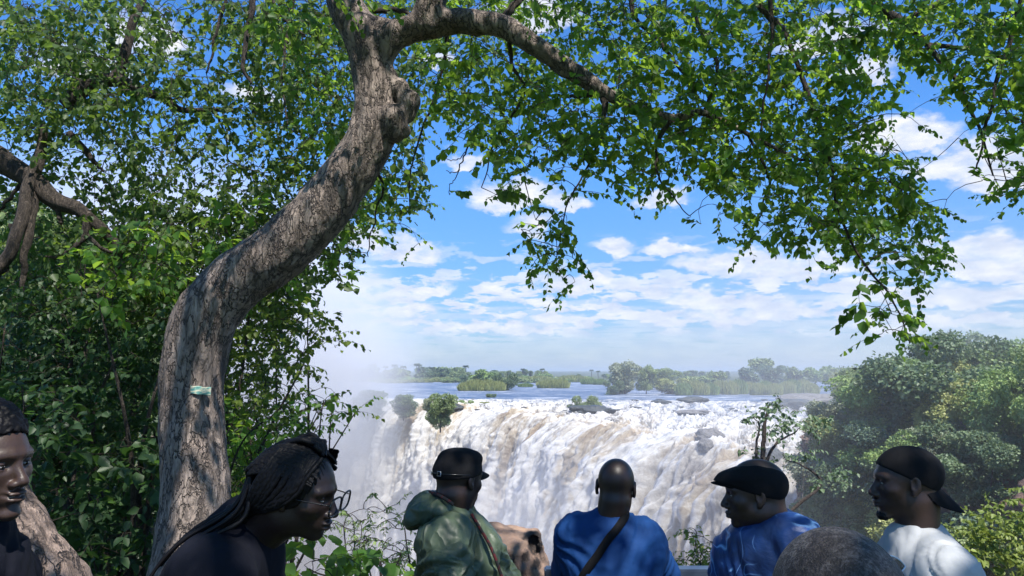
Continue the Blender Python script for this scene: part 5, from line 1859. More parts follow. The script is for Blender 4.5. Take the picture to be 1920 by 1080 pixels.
def make_person(label, hc, M, nb, sl, sr, el, er, wl, wr, pel, hs=1.0, skin=m_skin, fwd=None, res=.0036, headkw={}, knees=None, ground=0.0,
                shirt=None, sleeve=1.0, shirt_kw={}, neck_r=.055, bulk=1.0, hand_up=(0, 0, 1)):
    hc, nb, sl, sr, el, er, wl, wr, pel = [np.array(v, float) for v in (hc, nb, sl, sr, el, er, wl, wr, pel)]
    mid = (sl + sr) / 2
    right = sr - sl; right /= np.linalg.norm(right)
    up = nb - pel; up /= np.linalg.norm(up)
    f = np.cross(up, right) if fwd is None else np.array(fwd, float); f /= np.linalg.norm(f)
    gh = np.cross([0, 0, 1.0], right); gh[2] = 0; gh /= np.linalg.norm(gh)
    hl, hr = pel - right * .095, pel + right * .095
    hl[2] = hr[2] = pel[2] - .05
    kl = hl + gh * .10; kr = hr + gh * .02
    kl[2] = kr[2] = ground + .50
    al, ar = kl.copy(), kr.copy(); al[2] = ar[2] = ground + .08; al -= gh * .10; ar -= gh * .04
    root = empty('person', (pel[0], pel[1], ground))
    tag(root, label, 'person')
    bpy.context.view_layer.update()
    pts = np.array([hc, nb, sl, sr, el, er, wl, wr, pel, kl, kr, al, ar, al + gh * .2, ar + gh * .2])
    lo, hi = pts.min(0) - .2, pts.max(0) + .2; lo[2] = ground - .02; hi[2] = hc[2] + .16
    hz_ = [(hc[i] - .155 * hs, hc[i] + .155 * hs, res) for i in range(3)]
    ax = []
    for i in range(3):
        zones = [hz_[i]] + [(w[i] - .07, w[i] + .09, .006) for w in (wl, wr)]
        ax.append(fineaxis(lo[i], hi[i], .003, .014, zones))
    G = SDF(*ax)
    sculpt_head(G, hc, M, hs, **headkw)
    nk = hc + M @ np.array([0, -.035, -.055]) * hs
    G.cap(nk, nb, neck_r * hs, neck_r * 1.08, .025)
    G.cap(nk + M @ np.array([0, .02, 0]), nb + f * .01, neck_r * .85 * hs, neck_r, .02)
    for s_ in (sl, sr): G.cap(nb - [0, 0, .02], s_, .055, .058, .04)
    fl = (f, 1.45)
    c1 = mid * .9 + pel * .1; c2 = mid * .45 + pel * .55
    G.cap(c1 - right * .07, c1 + right * .07, .115 * bulk, .115 * bulk, .05, flat=fl)
    G.cap(c1, c2, .15 * bulk, .13 * bulk, .05, flat=fl)
    G.cap(c2, pel, .135 * bulk, .145 * bulk, .05, flat=fl)
    for s_, e_, w_, h_, k_, a_, sd in ((sl, el, wl, hl, kl, al, -1), (sr, er, wr, hr, kr, ar, 1)):
        G.ell(s_, (.062, .062, .062), .03)
        G.cap(s_, e_, .052, .042, .02); G.cap(e_, w_, .042, .027, .015)
        dd = w_ - e_
        hand(G, w_, dd, hand_up, -sd)
        G.cap(h_, k_, .09, .062, .04); G.cap(k_, a_, .056, .040, .02)
        G.cap(a_ - [0, 0, .03], a_ + gh * .17 - [0, 0, .045], .042, .032, .015)
    V, F = G.mesh(); del G
    V = smoothV(V, F, 1, .35)
    child('body', quadmesh('body', V, F), root, [skin])
    # trousers
    lo2, hi2 = lo.copy(), hi.copy(); hi2[2] = pel[2] + .2
    G = SDF(*[np.arange(lo2[i], hi2[i], .016) for i in range(3)])
    G.cap(pel + [0, 0, .05], pel - [0, 0, .06], .158 * bulk, .155 * bulk, .05, flat=(f, 1.35))
    for h_, k_, a_ in ((hl, kl, al), (hr, kr, ar)):
        G.cap(h_, k_, .108, .078, .04); G.cap(k_, a_, .074, .062, .02)
    V, F = G.mesh(); del G
    V += vnormals(V, F) * (fbm(V * [9, 9, 5], 3, 7) * .008)[:, None]
    child('trousers', quadmesh('trousers', V, F), root, [m_trouser])
    for a_ in (al, ar):
        G = SDF(*[np.arange(a_[i] - .16, a_[i] + .30, .012) for i in range(3)])
        G.cap(a_ - gh * .03 - [0, 0, .03], a_ + gh * .19 - [0, 0, .04], .052, .042, .02)
        V, F = G.mesh(); child('shoe', quadmesh('shoe', V, F), root, [m_black_cloth])
    # shirt
    if shirt is not None:
        kw = dict(off=.014, collar=.012, fold=.010, extra=None, res=.009, name='shirt', neck=.066, amp2=.004)
        kw.update(shirt_kw)
        b2 = np.array([nb, sl, sr, el, er, pel] + ([wl, wr] if sleeve > 1 else []))
        lo3, hi3 = b2.min(0) - .26, b2.max(0) + .22
        G = SDF(*[np.arange(lo3[i], hi3[i], kw['res']) for i in range(3)])
        o_ = kw['off']
        for s_ in (sl, sr): G.cap(nb - [0, 0, .025], s_, .060 + o_, .062 + o_, .05)
        G.cap(nb + up * .02, nb - up * .06, kw['neck'], kw['neck'] + .02, .03)
        G.cap(c1 - right * .075, c1 + right * .075, (.12 + o_) * bulk, (.12 + o_) * bulk, .06, flat=(f, 1.35))
        G.cap(c1, c2, (.155 + o_) * bulk, (.145 + o_) * bulk, .06, flat=(f, 1.35))
        G.cap(c2, pel - up * .06, (.148 + o_) * bulk, (.168 + o_) * bulk, .06, flat=(f, 1.3))
        for s_, e_, w_ in ((sl, el, wl), (sr, er, wr)):
            G.ell(s_, (.07 + o_,) * 3, .04)
            if sleeve > 1:
                G.cap(s_, e_, .060 + o_, .054 + o_, .03); G.cap(e_, e_ + (w_ - e_) * .93, .054 + o_, .042 + o_, .02)
            else:
                G.cap(s_, s_ + (e_ - s_) * sleeve, .060 + o_, .060 + o_ + .006, .03)
        if kw['extra']: kw['extra'](G)
        V, F = G.mesh(); del G
        N = vnormals(V, F)
        q = V @ np.stack([right, f, up], 1)
        fo = fbm(q * [7, 7, 4] + 3 * np.stack([vnoise(q * 4, 5)] * 3, 1), 3, int(abs(hc[0]) * 100) + 3, billow=True)
        V = V + N * (fo * kw['fold'] + fbm(q * [26, 26, 14], 2, 9) * kw['amp2'])[:, None]
        V = smoothV(V, F, 1, .3)
        child(kw['name'], quadmesh(kw['name'], V, F), root, [shirt])
        # neckband
        B = Build(); a = np.linspace(0, 2 * np.pi, 33)
        nn = nk - nb; nn = nn / np.linalg.norm(nn); e1 = np.cross(nn, f); e1 /= np.linalg.norm(e1); e2 = np.cross(nn, e1)
        if kw['collar']:
            rc = kw['neck'] + .001
            C = nb + up * .020 + rc * (np.cos(a)[:, None] * e1 + np.sin(a)[:, None] * e2) + up * (.012 * np.cos(a * 2))[:, None]
            B.tube(C, kw['collar'], 8)
            child('collar', B.mesh('collar'), root, [shirt])
    eyes(root, hc, M, hs)
    return root, (f, right, up, nk)


def on_head(name, root, hc, M, s, fn, mat, res=.004, ext=(.16, .17, .17), disp=None):
    G = SDF(*[np.arange(hc[i] - .20 * s, hc[i] + .20 * s, res) for i in range(3)])
    T = lambda p: hc + M @ (np.array(p, float) * s)
    E = lambda p, r, k=.008, op='add': G.ell(T(p), np.array(r) * s, k * s, op, M)

    def plane(p, n, op='int'):
        """keep what lies on the +n side of p (head space)"""
        c = T(p); nn = M @ (np.array(n, float) / np.linalg.norm(n))
        G.apply(lambda x, y, z: -((x - c[0]) * nn[0] + (y - c[1]) * nn[1] + (z - c[2]) * nn[2]).astype(np.float32), hc - .3, hc + .3, .003, 'int')
    fn(E, plane, G, T)
    V, F = G.mesh(); V = smoothV(V, F, 2, .4)
    if disp is not None:
        q = (V - hc) @ M
        V = V + vnormals(V, F) * disp(q)[:, None]
    return child(name, quadmesh(name, V, F), root, [mat])


def brim(root, hc, M, s, y0, z0, length, width, droop, tilt, mat, back=False, name='brim', curve=.014):
    """curved plate; y0,z0 where it meets the cap on the midline (head space)"""
    nu, nv = 21, 9
    P = []
    for lay in (0, 1):
        for i in range(nu):
            u = -1 + 2 * i / (nu - 1)
            for j in range(nv):
                v = j / (nv - 1)
                x = u * width * (1 - .08 * v * v)
                yb = y0 - .055 * u * u if True else y0
                out = length * math.sqrt(max(0, 1 - .92 * u * u)) * v
                y = yb + out
                z = z0 - curve * u * u - tilt * out - droop * v * v * .01 - lay * .0028 * (1 - .0 * v)
                if back: y = -y
                P.append((x, y, z))
    P = np.array(P) * s
    n = nu * nv
    F = gridfaces(nu, nv)
    F2 = F[:, ::-1] + n
    i = np.arange(nu - 1) * nv + nv - 1
    e1 = np.stack([i, i + nv, i + nv + n, i + n], -1)
    j = np.arange(nv - 1)
    e2 = np.stack([j, j + 1, j + 1 + n, j + n], -1); b0 = (nu - 1) * nv
    e3 = np.stack([b0 + j + 1, b0 + j, b0 + j + n, b0 + j + 1 + n], -1)
    V = hc + P @ M.T
    return child(name, quadmesh(name, V, np.vstack([F, F2, e1, e2, e3])), root, [mat])


A_ = np.array
# --- the man leaning forward with braids and glasses (profile to the right)
HB_S = .90
hcB = A_(at(559, 921, 1.80)); MB = head_rot(97, -12, 4)
pB, (fB, rB, uB, nkB) = make_person('person with long black braids and glasses bending forward, in dark clothes, head in profile',
    hcB, MB, at(458, 1000, 1.86), at(462, 1080, 2.06), at(392, 1085, 1.68), at(560, 1260, 2.10), at(480, 1330, 1.60), at(680, 1330, 2.05), at(620, 1420, 1.60), A_(at(230, 1420, 1.9)),
    HB_S, m_skin_b, res=.003, shirt=m_navy, sleeve=1.2, neck_r=.064, shirt_kw=dict(neck=.074, fold=.008, collar=.010))


def braids():
    r_ = np.random.default_rng(12)
    B = Build()
    T = lambda p: hcB + MB @ (np.array(p, float) * HB_S)
    back = [A_(at(*q)) for q in ((470, 950, 1.82), (400, 1000, 1.80), (360, 1055, 1.80), (335, 1110, 1.8))]
    for i in range(58):
        ph = r_.uniform(-1.35, 1.35)
        pts = []
        a0 = .95 - .25 * abs(ph) + r_.normal(0, .04)
        for a in np.linspace(a0, 3.25, 9):     # angle in the sagittal sense: 0 = forward, pi = back
            y = math.cos(a); z = math.sin(a)
            x = math.sin(ph) * (.95 if z > 0 else .8)
            cz = math.cos(ph)
            pts.append(T((x * .094, -.012 + y * .103 * (1 if abs(ph) < 1 else .9), .034 + max(z, -.3) * .094 * cz + .0)))
        k = r_.uniform(.25, 1.0)
        offs = r_.normal(0, .010, 3) + A_([0, math.sin(ph) * .045 * -1, 0])
        n_ = 2 + int(k * 2.99)
        for q, bk in enumerate(back[:n_]):
            pts.append(bk + offs * (1 + q * .3) + r_.normal(0, .004, 3) + A_([0, (ph) * -.035, .010 * math.cos(ph)]))
        C = spline(A_(pts), 60)
        rad = .0060 * r_.uniform(.8, 1.15) * (1 + .16 * np.sin(np.arange(60) * 1.9 + i)) * np.r_[np.linspace(.5, 1, 6), np.ones(44), np.linspace(1, .55, 10)]
        B.tube(C, rad, 7)
    for i in range(56):
        sg_ = 1 if i % 3 else -1
        y_ = r_.uniform(-.075, .045)
        pts = [T((sg_ * .050, y_ + .02, .112)), T((sg_ * .083, y_ + .005, .070)), T((sg_ * .0945, y_ - .010, .022)), T((sg_ * .092, y_ * .7 - .040, -.022)), T((sg_ * .072, -.088 + y_ * .25, -.056))]
        pts += [bk + r_.normal(0, .010, 3) + A_([0, -sg_ * .030, 0]) for bk in back[:2 + i % 3]]
        B.tube(spline(A_(pts), 50), .0058 * r_.uniform(.8, 1.1) * (1 + .18 * np.sin(np.arange(50) * 1.9 + i)) * np.r_[np.ones(40), np.linspace(1, .5, 10)], 7)
    # looped knot of braids on top
    for i in range(9):
        pts = [T((r_.normal(0, .012), .055 - .012 * i * .3, .108)), T((r_.normal(0, .015), .035, .132 + r_.normal(0, .004))), T((r_.normal(0, .015), .0, .140 + r_.normal(0, .003))), T((r_.normal(0, .018), -.045, .122)), T((r_.normal(0, .02), -.085, .085))]
        B.tube(spline(A_(pts), 30), .0062 * (1 + .15 * np.sin(np.arange(30) * 1.8)), 7)
    child('hair', B.mesh('hair'), pB, [m_hair])


on_head('hair_base', pB, hcB, MB, HB_S, lambda E, plane, G, T: (E((0, -.018, .026), (.0900, .104, .096)), plane((0, .042, .0), (0, -.90, .42))), m_hair, .004, disp=lambda q: .0022 * np.sin(q[:, 0] * 700) + fbm(q * 60, 2, 3) * .002)
G_ = SDF(*[np.arange(a_ - .28, a_ + .22, .006) for a_ in at(450, 985, 1.84)])
G_.chain([A_(at(*q)) for q in ((515, 905, 1.82), (490, 950, 1.82), (448, 985, 1.82), (392, 1020, 1.81), (352, 1075, 1.8))], [.055, .050, .045, .040, .02], k=.02)
V, F = G_.mesh(); V = V + vnormals(V, F) * (fbm(V @ np.array([[60, 0, 8.], [0, 60, 0], [8, 0, 60]]), 3, 5) * .006)[:, None]
child('hair_mass', quadmesh('hair_mass', V, F), pB, [m_hair])
braids()


def glasses(root, hc, M, s, y0=.100, z0=-.003, tilt=.0, framem=m_frame, wide=.029, high=.019):
    e = Build(); l = Build()
    for q in (-1, 1):
        a = np.linspace(0, 2 * np.pi, 37)
        ca, sa = np.cos(a), np.sin(a)
        px_ = np.sign(ca) * np.abs(ca) ** .65 * wide; pz_ = np.sign(sa) * np.abs(sa) ** .65 * high
        P = np.c_[q * .034 + px_, y0 - .05 * np.abs(q * .034 + px_) - 0 * pz_, z0 + pz_ + .002 * q * px_]
        e.tube(hc + (P * s) @ M.T, .0024 * s, 6)
        c = P[:-1].mean(0)
        V = np.vstack([P[:36], c]); F = np.array([(36, i, (i + 1) % 36, (i + 2) % 36) for i in range(0, 36, 2)])
        l.add(hc + (V * s) @ M.T, F)
        T_ = np.array([(q * .063, y0 - .006, z0 + .008), (q * .073, .055, z0 + .008), (q * .080, .0, z0 + .006), (q * .078, -.02, z0 - .010)])
        e.tube(hc + (spline(T_, 20) * s) @ M.T, .0016 * s, 6)
    P = np.array([(-.006, y0 - .001, z0 + .006), (0, y0 + .002, z0 + .009), (.006, y0 - .001, z0 + .006)])
    e.tube(hc + (spline(P, 8) * s) @ M.T, .0016 * s, 6)
    g = empty('glasses', tuple(hc))
    tag(g, 'thin black rectangular glasses worn by the person with braids', 'glasses')
    bpy.context.view_layer.update()
    child('frame', e.mesh('frame'), g, [framem])
    child('lens', l.mesh('lens', False), g, [m_lens])


glasses(pB, hcB, MB, HB_S * 1.08, y0=.112, z0=-.004, wide=.032, high=.021)

# --- smiling man at the left edge
hcA = A_(at(-30, 868, 1.70)); MA = head_rot(103, -2, 3)
pA, inf = make_person('smiling person cut by the left edge, with short black afro hair and dark top', hcA, MA, at(-66, 985, 1.75),
    at(-10, 1085, 1.95), at(-120, 1100, 1.55), at(20, 1330, 2.0), at(-160, 1380, 1.5), at(150, 1400, 2.0), at(-20, 1450, 1.45), A_(at(-90, 1500, 1.80)),
    1.0, m_skin_a, res=.003, headkw=dict(smile=True, goatee=True), shirt=m_navy, sleeve=.5, shirt_kw=dict(neck=.070))
on_head('hair', pA, hcA, MA, 1.0, lambda E, plane, G, T: (E((0, -.020, .058), (.086, .104, .092)), plane((0, .060, .062), (0, -.45, .89)),), m_hair, .003,
        disp=lambda q: fbm(q * 120, 3, 4) * .005)
Bt = Build(); Bt.add(hcA + (A_([(-.02, .090, -.0655), (0, .0985, -.0655), (.02, .090, -.0655), (.02, .090, -.071), (0, .0985, -.0715), (-.02, .090, -.071)])) @ MA.T, A_([(0, 1, 4, 5), (1, 2, 3, 4)]))
child('teeth', Bt.mesh('teeth'), pA, [m_teeth])

# --- man in the green rain jacket with black cap
hcC = A_(at(860, 899, 3.0)); MC = head_rot(40, -5, 0)


def jacket_extra(G):
    # body of the jacket hanging open and leaning to the right, and the folded hood on the back
    G.cap(at(858, 1005, 3.02), at(908, 1110, 3.0), .065, .13, .06)
    G.cap(at(850, 1022, 2.98), at(858, 1180, 2.95), .12, .19, .06)
    G.cap(at(893, 1050, 3.0), at(925, 1180, 3.0), .11, .16, .05)
    G.cap(at(838, 1010, 2.86), at(842, 1075, 2.80), .088, .082, .03)


pC, inf = make_person('person in a shiny green hooded rain jacket and black cap, seen from behind', hcC, MC, at(850, 990, 3.02),
    at(882, 1024, 3.16), at(828, 1022, 2.86), at(930, 1130, 3.2), at(838, 1140, 2.80), at(1000, 1160, 3.25), at(930, 1190, 2.85), A_(at(850, 1330, 3.0)),
    1.0, m_skin_b, res=.0045, shirt=m_rain, sleeve=1.2, neck_r=.062, shirt_kw=dict(extra=jacket_extra, name='jacket', fold=.020, neck=.082, collar=0, amp2=.007, res=.0085))
# hood: a slumped bag with an open rim, behind the neck
G = SDF(*[np.arange(a, b_, .006) for a, b_ in zip(A_(at(860, 1000, 3.0)) - [.34, .30, .08], A_(at(860, 1000, 3.0)) + [.16, .25, .26])])
for c_, r_, k in (((803, 955, 2.98), (.062, .12, .068), .03), ((778, 968, 2.98), (.034, .10, .036), .03), ((830, 952, 2.98), (.060, .125, .050), .03), ((858, 966, 2.98), (.05, .12, .034), .03)):
    G.ell(A_(at(*c_)), r_, k)
G.ell(A_(at(846, 925, 3.0)), (.070, .082, .060), .012, 'sub')
V, F = G.mesh()
V = V + vnormals(V, F) * (fbm(V * 9, 3, 44, billow=True) * .014 + fbm(V * 28, 2, 45) * .004)[:, None]
child('hood', quadmesh('hood', V, F), pC, [m_rain])
Bp = Build()
Bp.tube(spline(A_([at(800, 922, 3.0), at(815, 926, 2.93), at(832, 934, 2.88), at(850, 946, 2.87)]), 30), .007, 8)
Bp.tube(spline(A_([at(884, 964, 2.92), at(902, 994, 2.90), at(922, 1030, 2.88), at(944, 1090, 2.86)]), 30), .006, 8)
child('lining', Bp.mesh('lining'), pC, [m_plaid])
on_head('cap', pC, hcC, MC, 1.0, lambda E, plane, G, T: (E((0, -.010, .030), (.087, .109, .082)), E((0, .004, .084), (.079, .094, .040), .02), plane((0, 0, .016), (0, -.16, 1))), m_black_cloth, .0045,
        disp=lambda q: fbm(q * 22, 3, 3) * .003)
brim(pC, hcC, MC, 1.0, .088, .040, .082, .062, 1.2, .12, m_black_cloth, curve=.024)
Bs = Build(); T = lambda p: hcC + MC @ A_(p)
a = np.linspace(-1.5, 1.5, 40)
Bs.tube(A_([T((math.sin(x) * .0850, -.010 - math.cos(x) * .1075, .024 + .0)) for x in a]), .0032, 6)
child('cap_strap', Bs.mesh('cap_strap'), pC, [m_frame])
Bs = Build()
for x in (-.55, .12):
    q = [T((math.sin(x + d1) * .089, -.010 - math.cos(x + d1) * .112, .024 + d2)) for d1, d2 in ((-.09, -.008), (.09, -.008), (.09, .008), (-.09, .008), (-.09, -.008))]
    Bs.tube(A_(q), .0016, 6)
q = A_([T((math.sin(-.55 + d1) * .0895, -.010 - math.cos(-.55 + d1) * .1125, .024 + d2)) for d1, d2 in ((-.09, -.008), (.09, -.008), (.09, .008), (-.09, .008))])
Bs.add(q, A_([(0, 1, 2, 3)]))
child('buckle', Bs.mesh('buckle', False), pC, [m_metal])

# --- bald man in the blue shirt with the black strap
hcD = A_(at(1155, 914, 3.2)); MD = head_rot(14, -10, 3)
pD, infD = make_person('person with shaved head in blue T-shirt with black strap across the back', hcD, MD, at(1144, 992, 3.18),
    at(1084, 1008, 3.2), at(1206, 1020, 3.2), at(1064, 1080, 3.42), at(1242, 1090, 3.34), at(1105, 1080, 3.62), at(1200, 1082, 3.62), A_(at(1152, 1330, 3.05)),
    1.0, m_skin_b, res=.0045, shirt=m_blue, sleeve=.80, neck_r=.060, bulk=1.0, shirt_kw=dict(fold=.013, off=.018))


def strap(root, P, w, mat, name='strap', th=.004, nrm=None):
    C = spline(A_([tuple(p) for p in P]), 50)
    T_ = np.gradient(C, axis=0); T_ /= np.linalg.norm(T_, axis=1)[:, None]
    nr = np.tile(A_(nrm, ), (50, 1)).astype(float)
    s_ = np.cross(T_, nr); s_ /= np.linalg.norm(s_, axis=1)[:, None]
    nr = np.cross(s_, T_)
    V = np.stack([C - s_ * w / 2, C + s_ * w / 2, C + s_ * w / 2 + nr * th, C - s_ * w / 2 + nr * th], 1).reshape(-1, 3)
    i = np.arange(49)[:, None] * 4; j = np.arange(4)[None]; F = np.stack([i + j, i + (j + 1) % 4, i + 4 + (j + 1) % 4, i + 4 + j], -1).reshape(-1, 4)
    return child(name, quadmesh(name, V, F, False), root, [mat])


def project_y(objname_root, pts, off=.004):
    """push points (x, ?, z) to the camera-side surface of the named children of root"""
    bpy.context.view_layer.update()
    out = []
    for (x, y, z) in pts:
        o_ = np.array([0, 0, EYE]); d = Vector((x, y, z)) - Vector(o_); d.normalize()
        best = None
        for c in objname_root.children:
            if c.name.split('.')[0] in ('shirt', 'body', 'jacket'):
                mi = c.matrix_world.inverted()
                ok, loc, nn, _ = c.ray_cast(mi @ Vector(o_), (mi.to_3x3() @ d).normalized())
                if ok:
                    w = c.matrix_world @ loc
                    if best is None or (w - Vector(o_)).length < (best - Vector(o_)).length: best = w
        out.append(tuple((best if best is not None else Vector((x, y, z))) - d * off))
    return out


sp = [(1178, 950), (1163, 985), (1155, 994), (1143, 1008), (1133, 1022), (1120, 1042), (1105, 1062), (1092, 1082), (1078, 1110), (1060, 1150)]
sp = project_y(pD, [tuple(at(a, b_, 3.2)) for a, b_ in sp[1:]])
top_ = project_y(pD, [tuple(at(1173, 966, 3.2)), tuple(at(1169, 974, 3.2))])
t0 = A_(top_[0])
sp = [tuple(t0 + [.012, .16, -.03]), tuple(t0 + [.006, .08, .012]), tuple(t0 + [.002, .025, .010])] + top_ + sp[1:]
strap(pD, sp, .032, m_black_cloth, th=.003, nrm=(0, -1, .2))

# --- man with the flat cap and swirl shirt
hcE = A_(at(1416, 926, 2.7)); ME = head_rot(-78, -3, 0)
pE, inf = make_person('person in profile wearing a black flat cap and dark blue shirt with light swirls', hcE, ME, at(1450, 1000, 2.72),
    at(1390, 1052, 2.78), at(1490, 1020, 2.62), at(1362, 1160, 2.85), at(1525, 1130, 2.5), at(1340, 1240, 3.05), at(1520, 1250, 2.7), A_(at(1440, 1330, 2.65)),
    1.02, m_skin, res=.004, headkw=dict(full=.008), shirt=m_swirl, sleeve=.9, neck_r=.064, shirt_kw=dict(neck=.076, fold=.010, off=.020), bulk=1.0)
on_head('flat_cap', pE, hcE, ME, 1.02, lambda E, plane, G, T: (E((0, -.014, .030), (.086, .100, .078)), E((0, .030, .062), (.078, .088, .028), .03), E((0, .085, .048), (.058, .050, .012), .03),
        plane((0, -.09, -.022), (0, -.30, .95))), m_black_cloth, .0045, disp=lambda q: fbm(q * 18, 2, 5) * .002)
brim(pE, hcE, ME, 1.02, .088, .047, .058, .066, 1.0, -.10, m_black_cloth)

# --- shaved head in the foreground
hcF = A_(at(1574, 1184, .92)); MF = head_rot(12, 2, 0)
pF, inf = make_person('person in the near foreground whose close-cropped dark head rises over the bottom edge', hcF, MF, (hcF[0] - .01, hcF[1] - .02, hcF[2] - .19),
    (hcF[0] - .19, hcF[1] + .02, hcF[2] - .25), (hcF[0] + .17, hcF[1] - .02, hcF[2] - .25), (hcF[0] - .24, hcF[1] + .05, hcF[2] - .52), (hcF[0] + .22, hcF[1] + .03, hcF[2] - .52),
    (hcF[0] - .18, hcF[1] + .22, hcF[2] - .62), (hcF[0] + .16, hcF[1] + .22, hcF[2] - .62), (hcF[0] - .01, hcF[1] - .02, hcF[2] - .72), 1.0, m_skin, res=.003, shirt=m_navy, sleeve=.5)
on_head('cropped_hair', pF, hcF, MF, 1.0, lambda E, plane, G, T: (E((0, -.012, .032), (.0775, .101, .089)), plane((0, .0, .0), (0, -.35, .94))), m_buzz, .003)
# dark blue sunglasses lens with a pale rim, pushed back on the right temple
gl_ = empty('sunglasses', tuple(at(1680, 1062, .98))); tag(gl_, 'dark blue sunglasses with pale rim beside the close-cropped foreground head', 'sunglasses')
bpy.context.view_layer.update()
B1, B2 = Build(), Build()
rim = spline(A_([at(1655, 1046, .96), at(1668, 1042, .97), at(1682, 1047, .98), (at(1694, 1058, .99)), at(1696, 1064, .99), at(1684, 1077, .98), at(1668, 1092, .96), at(1650, 1090, .95), at(1645, 1065, .95), at(1655, 1046, .96)]), 60)
B1.tube(rim, .0011, 6)
cen = rim.mean(0) + A_([0, -.006, 0]); B2.add(np.vstack([rim[:-1], cen]), A_([(59, i, i + 1, (i + 2) % 59) for i in range(0, 58, 2)]))
m_dlens, nt, b = material('dark_lens'); b.inputs['Base Color'].default_value = (.01, .02, .06, 1); b.inputs['Roughness'].default_value = .12
m_prim, nt, b = material('pale_rim'); b.inputs['Base Color'].default_value = (.6, .68, .8, 1); b.inputs['Roughness'].default_value = .3
child('rim', B1.mesh('rim'), gl_, [m_prim]); child('lens', B2.mesh('lens'), gl_, [m_dlens])

# --- man with the backwards cap and white T-shirt
hcG = A_(at(1699, 906, 2.55)); MG = head_rot(-76, 0, 2)
pG, inf = make_person('person in profile to the left with goatee, backwards black cap and white T-shirt', hcG, MG, at(1720, 1020, 2.55),
    at(1690, 1072, 2.70), at(1776, 1084, 2.42), at(1660, 1180, 2.80), at(1835, 1190, 2.35), at(1600, 1240, 2.95), at(1800, 1310, 2.5), A_(at(1735, 1360, 2.5)),
    1.0, m_skin, res=.004, headkw=dict(goatee=True), shirt=m_tee, sleeve=.9, neck_r=.062, shirt_kw=dict(neck=.078, fold=.012, off=.018), bulk=1.05)
on_head('cap', pG, hcG, MG, 1.0, lambda E, plane, G, T: (E((0, -.012, .036), (.083, .106, .088)), plane((0, .085, .045), (0, .02, 1)) if False else plane((0, .080, .056), (0, -.44, .90))), m_black_cloth, .004,
        disp=lambda q: fbm(q * 20, 2, 8) * .0015)
# its brim points backwards and down
Mr = MG @ np.array([[1, 0, 0], [0, math.cos(R(-38)), math.sin(R(-38))], [0, -math.sin(R(-38)), math.cos(R(-38))]]).T if False else MG
brim(pG, hcG, MG, 1.0, .102, -.012, .068, .062, 1.0, .95, m_black_cloth, back=True)
on_head('goatee', pG, hcG, MG, 1.0, lambda E, plane, G, T: (E((0, .076, -.106), (.028, .022, .017)), E((0, .098, -.050), (.022, .009, .0045), .004)), m_hair, .003, disp=lambda q: fbm(q * 150, 2, 8) * .003)

# ------------------------------------------------------------------ things by the brink
post_m, nt, b = material('painted_steel')
b.inputs['Base Color'].default_value = (.05, .07, .11, 1); b.inputs['Roughness'].default_value = .35
rail = empty('railing', (at(1090, 1066, 3.55).x, 3.55, 0))
tag(rail, 'dark blue-grey steel guard rail in front of the man in the blue T-shirt', 'railing')
bpy.context.view_layer.update()
zr = at(1040, 1064, 3.55).z


def barbox(lo, hi, bev=.006):
    lo, hi = A_(lo), A_(hi)
    B = Build()
    import bmesh
    bm = bmesh.new(); bmesh.ops.create_cube(bm, size=1)
    for v in bm.verts: v.co = Vector(((lo + hi) / 2 + A_(v.co) * (hi - lo)).tolist())
    bmesh.ops.bevel(bm, geom=bm.edges[:], offset=bev, segments=2, affect='EDGES')
    me = bpy.data.meshes.new('bar'); bm.to_mesh(me); bm.free()
    return me


xr0, xr1 = at(1021, 1066, 3.55).x, at(1480, 1066, 3.55).x
child('top_rail', barbox((xr0, 3.51, zr - .05), (xr1, 3.59, zr)), rail, [post_m])
for x in (xr0 + .04, (xr0 + xr1) / 2, xr1 - .04):
    child('post', barbox((x - .03, 3.525, -.05), (x + .03, 3.575, zr - .052)), rail, [post_m])
for z in (.25, .60):
    child('bar', barbox((xr0 + .01, 3.535, z), (xr1 - .01, 3.565, z + .04)), rail, [post_m])

# weathered, hollowed boulder left of the rail
m_karst, nt, b = material('weathered_rock')
oc = obj_coord(nt)
n1 = nt.noise(oc, 5, 6, .65, .5); n2 = nt.noise(oc, 22, 6, .7); hollow_shade = nt.new('ShaderNodeAttribute', attribute_name='tint').outputs['Fac']
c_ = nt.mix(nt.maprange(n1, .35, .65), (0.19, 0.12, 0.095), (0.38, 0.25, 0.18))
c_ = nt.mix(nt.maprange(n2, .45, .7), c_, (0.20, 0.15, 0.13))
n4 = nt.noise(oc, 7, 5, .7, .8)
c_ = nt.mix(nt.maprange(nt.math('ADD', hollow_shade, nt.math('MULTIPLY', nt.math('SUBTRACT', n4, .5), 2.2)), .30, .62), c_, (0.045, 0.034, 0.031))
nt.put(b.inputs['Base Color'], c_); b.inputs['Roughness'].default_value = .85
bump(nt, b, nt.math('ADD', n1, nt.math('MULTIPLY', n2, .6)), 1, .02)
YK = 3.9
G = SDF(*[np.arange(a, b_, .012) for a, b_ in zip((at(860, 1000, YK).x, YK - .35, -.05), (at(1060, 1000, YK).x, YK + .45, at(950, 960, YK).z))])
for (px, py, dy, r) in ((925, 1040, 0, (.13, .16, .13)), (965, 1040, 0, (.12, .16, .13)), (945, 1120, 0, (.19, .2, .3)), (920, 1006, .02, (.05, .07, .045)), (948, 1008, .05, (.045, .06, .035)), (935, 1018, -.03, (.06, .08, .05)),
                      (1000, 1008, -.02, (.045, .07, .042)), (1004, 1022, -.02, (.038, .07, .055)), (1008, 1052, .0, (.036, .06, .045)), (990, 1030, 0, (.05, .08, .06)), (985, 1080, 0, (.10, .12, .14)), (950, 1300, 0, (.22, .22, .6))):
    p = A_(at(px, py, YK)); p[1] += dy; G.ell(p, r, .045)
